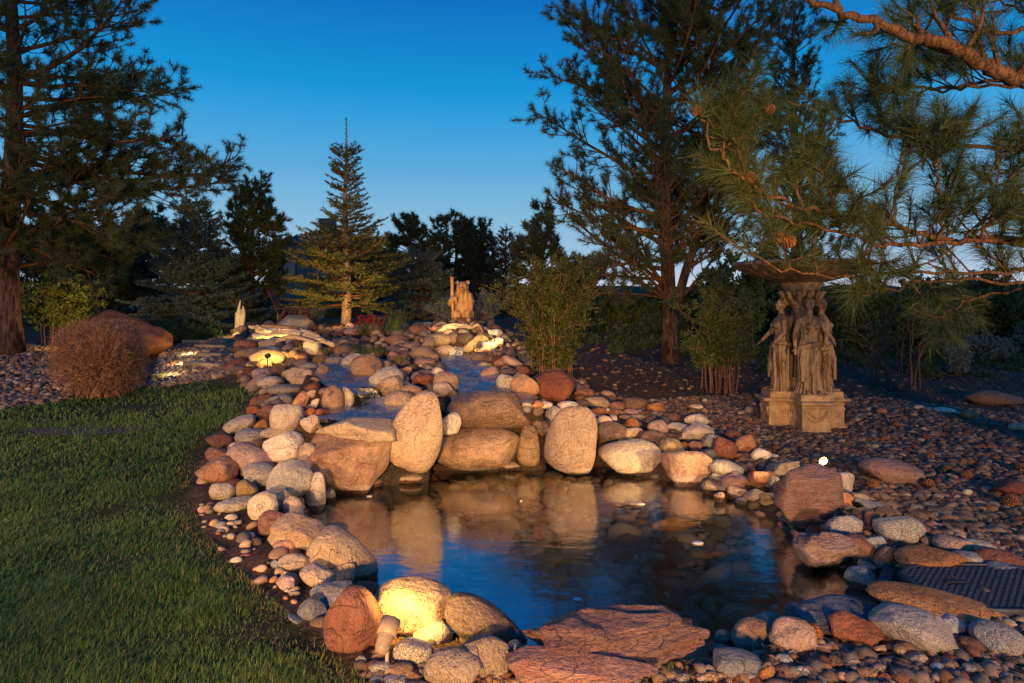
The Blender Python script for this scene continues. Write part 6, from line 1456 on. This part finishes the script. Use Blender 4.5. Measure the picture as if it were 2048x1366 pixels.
# chiselled fur grooves
me = o.data; n = len(me.vertices); co = np.empty(n * 3, np.float32); me.vertices.foreach_get('co', co); co = co.reshape(-1, 3); nr = np.empty(n * 3, np.float32); me.vertices.foreach_get('normal', nr); nr = nr.reshape(-1, 3)
w = co * np.array([1, 1, .22]); co = co + nr * (.0065 * wavy(w, 5, 75, 14))[:, None]; me.vertices.foreach_set('co', co.astype(np.float32).ravel()); me.update()
mb = MB(); add_tube(mb, np.stack([-.155 + .004 * np.sin(np.linspace(0, 9, 12)) - .035 * np.linspace(0, 1, 12), np.full(12, -.135), np.linspace(-.02, .86, 12)], 1), np.linspace(.030, .034, 12) * np.array([1, .94, 1.05, .96, 1, 1.06, .95, 1, .97, 1.04, 1, 1]), 9); mb.build('staff', M_bear, bear)
mb = MB(); lathe(mb, [(.0, -.16), (.225, -.16), (.235, -.02), (.225, .06), (.20, .10), (.02, .11)], 40, (0, -.02, 0), lambda th, i: 1 + .06 * np.sin(9 * th + i) + .03 * np.sin(17 * th)); mb.build('stump_base', M_bear_dark, bear)

# ------------------------------------------------------------------ driftwood
def driftwood(strands, label, seed, vox=.0075):
    r = np.random.default_rng(seed); c0 = np.array(at(*strands[0][0][len(strands[0][0]) // 2]))
    mb = MB()
    for path, r0, r1 in strands:
        c = np.array([at(*q) for q in path]) - c0; t = np.linspace(0, len(c) - 1, len(c) * 6)
        pts = np.stack([np.interp(t, np.arange(len(c)), c[:, k]) for k in range(3)], 1)
        for _ in range(4): pts[1:-1] = (pts[:-2] + 2 * pts[1:-1] + pts[2:]) / 4
        for k in range(5):
            ph = k * 1.26 + r.uniform(0, .8); tt = np.linspace(0, 1, len(pts)); off = np.stack([0 * tt, np.cos(ph + 5 * tt), np.sin(ph + 5 * tt)], 1) * (r0 * .62 * (1 - .55 * tt))[:, None]
            add_tube(mb, pts + off + r.normal(0, r0 * .08, pts.shape), np.interp(np.linspace(0, 1, len(pts)), [0, .15, .5, 1], [r0 * .22, r0 * .36, r0 * .34, r1 * .42]), 7)
    o = remesh(mb, 'driftwood_log', vox, M_drift, None, 1); o.location = c0
    return tag(o, label, 'driftwood')
dz = lambda u, v, y: (u, v, y)
driftwood([([(512, 657, 9.9), (545, 665, 9.7), (580, 663, 9.6), (615, 672, 9.5), (640, 680, 9.4), (668, 690, 9.3)], .075, .03), ([(505, 672, 9.6), (535, 672, 9.5), (560, 664, 9.5), (600, 668, 9.4)], .045, .04), ([(552, 682, 9.2), (575, 674, 9.2), (600, 676, 9.2), (628, 684, 9.2)], .04, .025),
           ([(600, 662, 9.6), (625, 668, 9.5), (645, 680, 9.4), (655, 686, 9.3)], .05, .025), ([(498, 653, 10), (520, 656, 9.9), (550, 658, 9.8)], .035, .03)], 'long bleached driftwood lying over the left stone pool', 301)
driftwood([([(872, 668, 10.9), (893, 658, 10.9), (915, 655, 10.9), (940, 654, 10.9), (962, 660, 10.9), (972, 670, 10.9)], .06, .03), ([(885, 655, 11.1), (905, 650, 11.1), (930, 651, 11.1), (948, 648, 11.1)], .045, .03), ([(945, 655, 10.8), (955, 648, 10.8), (962, 656, 10.7), (966, 668, 10.6)], .03, .014)], 'short bleached driftwood lying over the small waterfall below the carved bear', 302)
# carved driftwood stump post
p = hit(477, 668); mb = MB(); r = np.random.default_rng(8)
add_tube(mb, [(-.03, 0, -.08), (-.01, 0, .12), (.01, 0, .3), (.0, 0, .45), (.02, 0, .56)], [.10, .075, .085, .07, .03], 9); add_tube(mb, [(.05, .02, .1), (.08, .02, .3), (.10, .03, .48), (.085, .03, .62)], [.05, .06, .045, .012], 8); add_tube(mb, [(-.02, -.02, .4), (.03, -.02, .62), (.05, -.02, .75)], [.04, .025, .008], 7)
o = remesh(mb, 'driftwood_stump', .012, M_stump, None, 1); o.location = p; tag(o, 'upright pale weathered stump lit yellow at the top of the gravel steps', 'stump')
# lit pine bough behind the stump
r = np.random.default_rng(77); mb = MB(); tips = []; wb = MB(); root = empty('pine_sapling', tuple(np.array(p) + [-.10, .25, 0]), 'small pine sapling with brightly lit needles behind the pale stump', 'sapling')
for i in range(9): pine_branch(wb, tips, (0, 0, .1 + .06 * i), (r.normal(0, .5), r.normal(0, .3), r.uniform(.3, 1)), .35, r, .008, (0, 0, .3))
wb.build('stems', M_limb, root); needles_mesh(mb, np.array([t[0] for t in tips]), np.array([t[1] for t in tips]), 22, .10, .006, (10, 60), .08, 3); mb.build('needles', M_fir, root, False)

# ------------------------------------------------------------------ chair, beam, house
p = np.array(gl(575, 640, 14.2)); ch = empty('garden_chair', tuple(p), 'red-brown wooden garden chair with a reclined back behind the left driftwood', 'chair'); ch.scale = (.78,) * 3
for k in range(5):
    mb = MB(); add_box(mb, (-.26, -.22 + .11 * k, .62), (.03, .10, .95), (0, -.42, 0), .006); mb.build('back_slat', M_chair, ch, False)
for k in range(5):
    mb = MB(); add_box(mb, (-.02 + .12 * k, 0, .34 + .02 * k), (.10, .56, .028), (0, -.15, 0), .005); mb.build('seat_slat', M_chair, ch, False)
for s in (-1, 1):
    mb = MB(); add_box(mb, (.16, s * .33, .56), (.74, .12, .028), (0, 0, 0), .006); mb.build('armrest', M_chair, ch, False)
    mb = MB(); add_box(mb, (.45, s * .30, .27), (.09, .035, .58), None, .005); mb.build('leg', M_chair, ch, False)
    mb = MB(); add_box(mb, (-.12, s * .30, .24), (.09, .035, .62), (0, .5, 0), .005); mb.build('leg', M_chair, ch, False)
mb = MB(); a_, b_ = at(528, 652, 12.2), at(588, 656, 11.9); add_box(mb, (0, 0, 0), (float(np.linalg.norm(b_ - a_)), .16, .06), (0, .04, math.atan2(b_[1] - a_[1], b_[0] - a_[0])), .008)
o = mb.build('timber_beam', M_beam, None, False); o.location = (a_ + b_) / 2; tag(o, 'orange timber beam lying behind the left driftwood', 'beam')
mb = MB(); add_tube(mb, [(0, 0, -.1), (.01, 0, .3), (.0, 0, .55)], [.022, .02, .018], 8); add_tube(mb, [(0, 0, .52), (.25, 0, .46), (.5, 0, .47), (.62, 0, .49)], .006, 5)
o = mb.build('rope_post', M_timber); o.location = hit(555, 652); tag(o, 'thin post with a sagging rope in front of the garden chair', 'post')

hs = empty('stucco_house', tuple(gl(590, 620, 42)), 'far stucco house with a tiled hip roof half hidden left of the centre fir', 'house')
hz0 = hs.location.z; zE = CAMH - (488 - HZ) / F * 42 - hz0; zR = CAMH - (460 - HZ) / F * 42 - hz0
mb = MB(); add_box(mb, (1.6, 3, zE / 2), (6.2, 6, zE)); mb.build('wall', M_stucco, hs, False)
mb = MB(); x0, x1, y0, y1 = -1.95, 5.15, -.45, 6.45
V = [(x0, y0, zE), (x1, y0, zE), (x1, y1, zE), (x0, y1, zE), (x0 + 2.6, 3, zR + .3), (x1 - 2.6, 3, zR + .3)]
mb.add(V, [[0, 4, 3], [1, 2, 5], [0, 3, 2], [0, 2, 1]], [[0, 1, 5, 4], [2, 3, 4, 5]])
for k in range(30):
    x = x0 + (x1 - x0) * (k + .5) / 30; f = min(1, (x - x0) / 2.6, (x1 - x) / 2.6); a = np.array([x, y0, zE + .03]); b = np.array([x, y0 + (3 - y0) * f, zE + (zR + .3 - zE) * f + .03]); add_tube(mb, [a, b], .06, 5)
roof = mb.build('roof', M_tile, hs, False)
mb = MB(); add_box(mb, (1.4, 2.6, zR + .35), (.95, .9, 1.2), None, .02); add_box(mb, (1.4, 2.6, zR + .98), (1.1, 1.05, .10), None, .02); mb.build('chimney', M_stucco, roof, False)
mb = MB(); add_box(mb, (-.35, -.012, zE * .62), (.9, .05, 1.0), None, .01); wf = mb.build('window', M_chair, hs, False)
mb = MB(); add_box(mb, (-.35, -.03, zE * .62), (.76, .045, .86)); mb.build('pane', simple('dark_window_glass', (.02, .025, .035), .1, 0, .6), wf, False)

# ------------------------------------------------------------------ gravel steps, path lights
for i, (u0, u1, v, lb) in enumerate(((368, 452, 688, 'weathered timber step at the top of the gravel path'), (392, 455, 697, 'weathered timber step second from the top of the gravel path'), (398, 450, 714, 'weathered timber step beside the middle path light'), (372, 448, 734, 'weathered timber step nearest the lawn on the gravel path'))):
    a_, b_ = hit(u0, v), hit(u1, v); mb = MB(); L = float(np.linalg.norm((b_ - a_)[:2])); add_box(mb, (0, 0, 0), (L, .14, .12), (0, 0, math.atan2(b_[1] - a_[1], b_[0] - a_[0])), .015)
    o = mb.build('timber_step', M_timber, None, False); o.location = (a_ + b_) / 2 + np.array([0, 0, .02]); tag(o, lb, 'step', 'timber steps on the gravel path')

def fixture(name, loc, target, label, glow, mat=M_lampmetal, size=1.0, stake=.12, bulb_r=.02):
    """bullet lamp: body, shroud, lens, stake"""
    root = empty(name, tuple(loc), label, 'garden light'); d = unit(np.array(target, float) - np.array(loc, float)); q = Vector(d).to_track_quat('Z', 'Y')
    R = np.array(q.to_matrix())
    def put(mb, nm, m, par=root): 
        mb.v = [v @ R.T for v in mb.v]; return mb.build(nm, m, par)
    mb = MB(); lathe(mb, [(.002, -.075), (.020, -.072), (.027, -.05), (.030, 0), (.030, .005), (.002, .005)], 20); mb.v = [v * size for v in mb.v]; body = put(mb, 'lamp_body', mat)
    mb = MB(); lathe(mb, [(.031, -.01), (.036, -.008), (.037, .05), (.033, .05), (.032, .0)], 20); mb.v = [v * size for v in mb.v]; put(mb, 'shroud', mat)
    mb = MB(); v, t = ICO[2]; mb.add(v * bulb_r * size + np.array([0, 0, .022]) * size, t); put(mb, 'bulb', glow)
    mb = MB(); add_tube(mb, [(0, 0, -.03 * size), (0, 0, -stake)], [.008 * size, .006 * size], 8); mb.build('stake', mat, root)
    return root, np.array(loc) + d * .075 * size

# the beige spotlight at the near left pond edge
loc = np.array(at(774, 1266, 2.64))
fx, lp = fixture('garden_spotlight', loc, loc + np.array([.12, .45, .40]), 'beige spotlight between the big rust boulder and the bright boulder', M_bulb, M_lampbeige, 1.1, .16)
spot('spotlight_beam', lp + np.array([0, .0, .03]), (.05, 4.4, .35), 16, 150, .4, (1, .62, .15), .02)
# the bare bright lamp on the right pond edge
loc = np.array(at(1652, 927, 4.98))
fx, lp = fixture('pond_edge_lamp', loc, loc + np.array([-.55, -.35, .40]), 'lit lamp shining like a star on the right pond edge behind the big pink-red boulder', M_bulb, M_lampmetal, .9, .24, .024)
spot('pond_edge_lamp_beam', lp + np.array([-.012, -.012, .01]), (-.6, 6.2, .75), 300, 85, 1.0, (1, .60, .24), .025)
bulb('pond_edge_lamp_glow', lp + np.array([0, 0, .03]), 9, (1, .60, .24), .02)
# black stake light by the left rocks, shining back on driftwood
p = hit(540, 745); y0 = p[1]; loc = at(535, 712, y0); loc = np.array(loc)
fx, lp = fixture('stake_light', loc, at(590, 690, y0 + 1.6), 'black stake light rising from the left rocks in front of the yellow-lit boulder', M_bulb_dim, M_hose, 1.0, float(loc[2] - p[2]) + .05, .012)
spot('stake_light_beam', lp, at(585, 680, y0 + 1.6), 48, 140, .5, (1, .60, .16), .015)
# lights without a visible fixture: low lamps among the rocks
def hidden(name, loc, target, w, ang, label, col=(1, .66, .26)):
    fx, lp = fixture(name, loc, target, label, M_bulb_dim, M_lampmetal, .7, .08, .010)
    return spot(name + '_beam', lp, target, w, ang, .6, col, .015)
a_ = np.array(hit(458, 684)) + [0, -.15, .16]; hidden('low_spotlight', a_, np.array(hit(478, 668)) + [0, 0, .45], 40, 75, 'low spotlight at the foot of the pale stump', (1, .72, .22))
a_ = np.array(hit(650, 690)) + [0, 0, .34]; hidden('low_spotlight', a_, np.array(bF) + [.05, -.3, 1.1], 420, 70, 'low spotlight under the centre fir left of the flowers', (1, .50, .15))
a_ = np.array(hit(175, 705)) + [0, 0, .25]; hidden('low_spotlight', a_, np.array(hit(105, 690)) + [0, .2, .8], 110, 100, 'low spotlight in the gravel aimed at the low broad-leaved shrub', (1, .60, .20))
a_ = np.array(hit(862, 690)) + [0, 0, .30]; hidden('low_spotlight', a_, at(925, 610, 12.0), 60, 60, 'low spotlight left of the small waterfall aimed at the carved bear', (1, .62, .26))
a_ = np.array(hit(990, 706)) + [0, -.25, .26]; hidden('low_spotlight', a_, at(930, 672, 10.9), 50, 110, 'low spotlight right of the small waterfall aimed at the driftwood', (1, .68, .24))
for (u, v, lb, w) in ((378, 712, 'farthest lit path light on the gravel steps', 7), (362, 732, 'middle lit path light on the gravel steps', 8), (340, 755, 'nearest lit path light at the lawn edge', 8)):
    p = np.array(hit(u, v)); root = empty('path_light', tuple(p), lb, 'path light', 'path lights along the gravel steps')
    mb = MB(); lathe(mb, [(.055, -.02), (.055, .012), (.045, .018), (.04, .012), (.001, .01)], 20); mb.build('housing', M_lampmetal, root)
    mb = MB(); lathe(mb, [(.036, .014), (.030, .022), (.001, .027)], 16); mb.build('bulb', M_bulb_dim, root)
    bulb('path_light_glow', p + [0, -.01, .10], w, (1, .66, .30), .03)

# ------------------------------------------------------------------ valve lid, skimmer, hoses, fish, floating leaves, ground cones
c = hit(1990, 1185); lid = empty('valve_lid', (c[0], c[1], c[2] + .03), 'dark ribbed oval plastic valve lid in the gravel at the right', 'lid')
mb = MB(); th = np.arange(64) * 2 * math.pi / 64; ca, sa = np.cos(th), np.sin(th); e = 2 / 3.2
X = .40 * np.sign(ca) * np.abs(ca) ** e; Y = .27 * np.sign(sa) * np.abs(sa) ** e
rows = [np.stack([X * k, Y * k, np.full(64, z)], 1) for k, z in ((1.03, -.06), (1.03, .0), (1.015, .012), (.965, .012), (.955, .004), (.02, .004))]
i = np.arange(5)[:, None] * 64; j = np.arange(64)[None]; k_ = (j + 1) % 64
mb.add(np.concatenate(rows), None, np.stack([i + j, i + k_, i + 64 + k_, i + 64 + j], -1).reshape(-1, 4)); mb.build('plate', M_plastic, lid, False)
mb = MB(); r = np.random.default_rng(6)
for a in np.arange(-.36, .361, .036):
    for b in np.arange(-.235, .236, .020):
        o2 = .018 * (int(round(b / .020)) % 2)
        if (abs((a + o2) / .385)) ** 3.2 + (abs(b / .255)) ** 3.2 < .93 and not (abs(a + .18) < .06 and abs(b - .04) < .03):
            x, y = a + o2, b; mb.add([(x - .013, y - .0055, .0045), (x + .013, y - .0055, .0045), (x + .013, y + .0055, .0045), (x - .013, y + .0055, .0045), (x - .009, y - .003, .0075), (x + .009, y - .003, .0075), (x + .009, y + .003, .0075), (x - .009, y + .003, .0075)], None, [[4, 5, 6, 7], [0, 1, 5, 4], [1, 2, 6, 5], [2, 3, 7, 6], [3, 0, 4, 7]])
tr_ = mb.build('tread', M_plastic, lid, False); tr_['kind'] = 'stuff'
mb = MB(); add_box(mb, (-.18, .04, .008), (.10, .022, .008), None, .003); mb.build('handle_slot', M_hose, lid, False)
a_, b_ = at(1748, 1190, 3.42), at(1776, 1146, 3.72); mb = MB(); L = float(np.linalg.norm((b_ - a_)[:2]))
add_box(mb, (0, 0, -.09), (L, .045, .22), (0, 0, math.atan2(b_[1] - a_[1], b_[0] - a_[0])), .006); add_box(mb, (.02, 0, .022), (L, .06, .012), (0, 0, math.atan2(b_[1] - a_[1], b_[0] - a_[0])), .003)
o = mb.build('pond_skimmer', M_plastic, None, False); o.location = (a_ + b_) / 2; tag(o, 'narrow dark plastic skimmer edge at the right end of the pond', 'skimmer')

def hose(px, label, seed, name='drip_hose'):
    pts = np.array([hit(u, v) for u, v in px]); t = np.linspace(0, len(pts) - 1, 30); q = np.stack([np.interp(t, np.arange(len(pts)), pts[:, k]) for k in range(3)], 1); q[:, 2] = height(q[:, :2]) + .012
    mb = MB(); add_tube(mb, q, .010, 6); tag(mb.build(name, M_hose), label, 'hose')
hose([(1255, 708), (1330, 730), (1380, 745)], 'thin black hose on the bark by the forked trunk', 1); hose([(1495, 775), (1540, 778), (1590, 783)], 'thin black hose on the bark left of the statue fountain', 2)

def koi(u, v, z, yaw, ln, label):
    y = (CAMH - z) * F / (v - HZ); c = at(u, v, y); root = empty('koi', tuple(c), label, 'fish'); mb = MB()
    t = np.linspace(0, 1, 14); add_tube(mb, np.stack([(t - .5) * ln, .02 * np.sin(t * 5), 0 * t], 1), ln * .13 * np.sin(np.clip(t * .95 + .05, 0, 1) * math.pi) ** .7 + .004, 10); mb.v = [q * np.array([1, .75, 1]) for q in mb.v]; mb.build('body', M_koi, root)
    mb = MB(); e = ln * .48; mb.add([(e, 0, 0), (e + ln * .2, .005, ln * .12), (e + ln * .14, 0, 0), (e + ln * .2, -.005, -ln * .12), (0, .003, ln * .1), (-.06, 0, ln * .11), (-.07, 0, ln * .17), (.06, 0, ln * .11)], [[0, 2, 1], [0, 3, 2], [4, 5, 6], [4, 6, 7]]); mb.build('fin', M_koi, root, False); root.rotation_euler = (0, 0, yaw)
koi(1348, 1050, -.20, .15, .34, 'yellow-orange koi swimming in the right half of the pond')
for i, (u, v, s, lb) in enumerate(((1395, 1087, .055, 'largest white leaf floating on the right half of the pond'), (1281, 1009, .042, 'white leaf floating toward the far right shore of the pond'), (1156, 1200, .032, 'white leaf floating near the long red sandstone slab'), (738, 993, .035, 'white leaf floating near the cream upright boulder'), (1042, 1003, .012, 'tiny white leaf floating in the middle of the pond'))):
    y = (CAMH - WATER) * F / (v - HZ); mb = MB(); vv, t = ICO[2]; mb.add(vv * np.array([s * .8, s * .6, .006]) * (1 + .12 * wavy(vv, i, 2))[:, None], t); o = mb.build('floating_leaf', M_foam); o.location = at(u, v, y); o.location.z = WATER + .004; tag(o, lb, 'leaf')

for i, (u, v, s) in enumerate(((1805, 1082, 1.25), (1745, 978, 1.2), (1858, 978, 1.2), (1935, 962, 1.25), (1893, 948, 1.1), (1790, 855, 1.1), (1852, 880, 1.0), (1860, 920, 1.0), (2020, 1012, 1.3), (2042, 945, 1.2), (1625, 1282, 1.1), (1752, 1262, 1.0), (1838, 1148, .9), (700, 770, .8))):
    p = np.array(hit(u, v)); o = bpy.data.objects.new('fallen_cone', CONE); C.objects.link(o); o.location = p + [0, 0, .030 * s]; o.scale = (s,) * 3; o.rotation_euler = (1.2 + .3 * math.sin(i * 3), .4 * math.cos(i * 5), i * 1.7)
    tag(o, say('brown pine cone lying', u, v), 'pine cone', 'pine cones fallen on the ground')
# small waterfall below the right driftwood and the sheet spilling from the left stream
mb = MB(); a_ = [at(930, 690, 10.55), at(921, 693, 10.35), at(914, 700, 10.15), at(911, 712, 10.05)]; K = 8
for i, q in enumerate(a_):
    pass
w = np.linspace(-1, 1, K); V = np.array([[q + np.array([.10 * x, .03 * math.sin(3 * x + i), .006 * math.cos(7 * x)]) for x in w] for i, q in enumerate(a_)]).reshape(-1, 3)
i = np.arange(3)[:, None] * K; j = np.arange(K - 1)[None]; mb.add(V, None, np.stack([i + j, i + j + 1, i + K + j + 1, i + K + j], -1).reshape(-1, 4)); tag(mb.build('waterfall', M_fall), kind='structure')

# water dropping from the upper to the lower left stream
q = SW[1]; a_ = [np.array([*(q[3, :2] * (1 - t) + q[4, :2] * t), q[3, 2] * (1 - t ** 1.6) + q[4, 2] * t ** 1.6 + .012]) for t in np.linspace(0, 1, 7)]
V = np.array([[c + np.array([.17 * x, 0, .006 * math.sin(9 * x + k)]) for x in w] for k, c in enumerate([np.nan_to_num(c, nan=q[3, 2] + .012) for c in a_])]).reshape(-1, 3)
i = np.arange(6)[:, None] * K; mb = MB(); mb.add(V, None, np.stack([i + j, i + j + 1, i + K + j + 1, i + K + j], -1).reshape(-1, 4)); tag(mb.build('waterfall', M_fall), kind='structure')
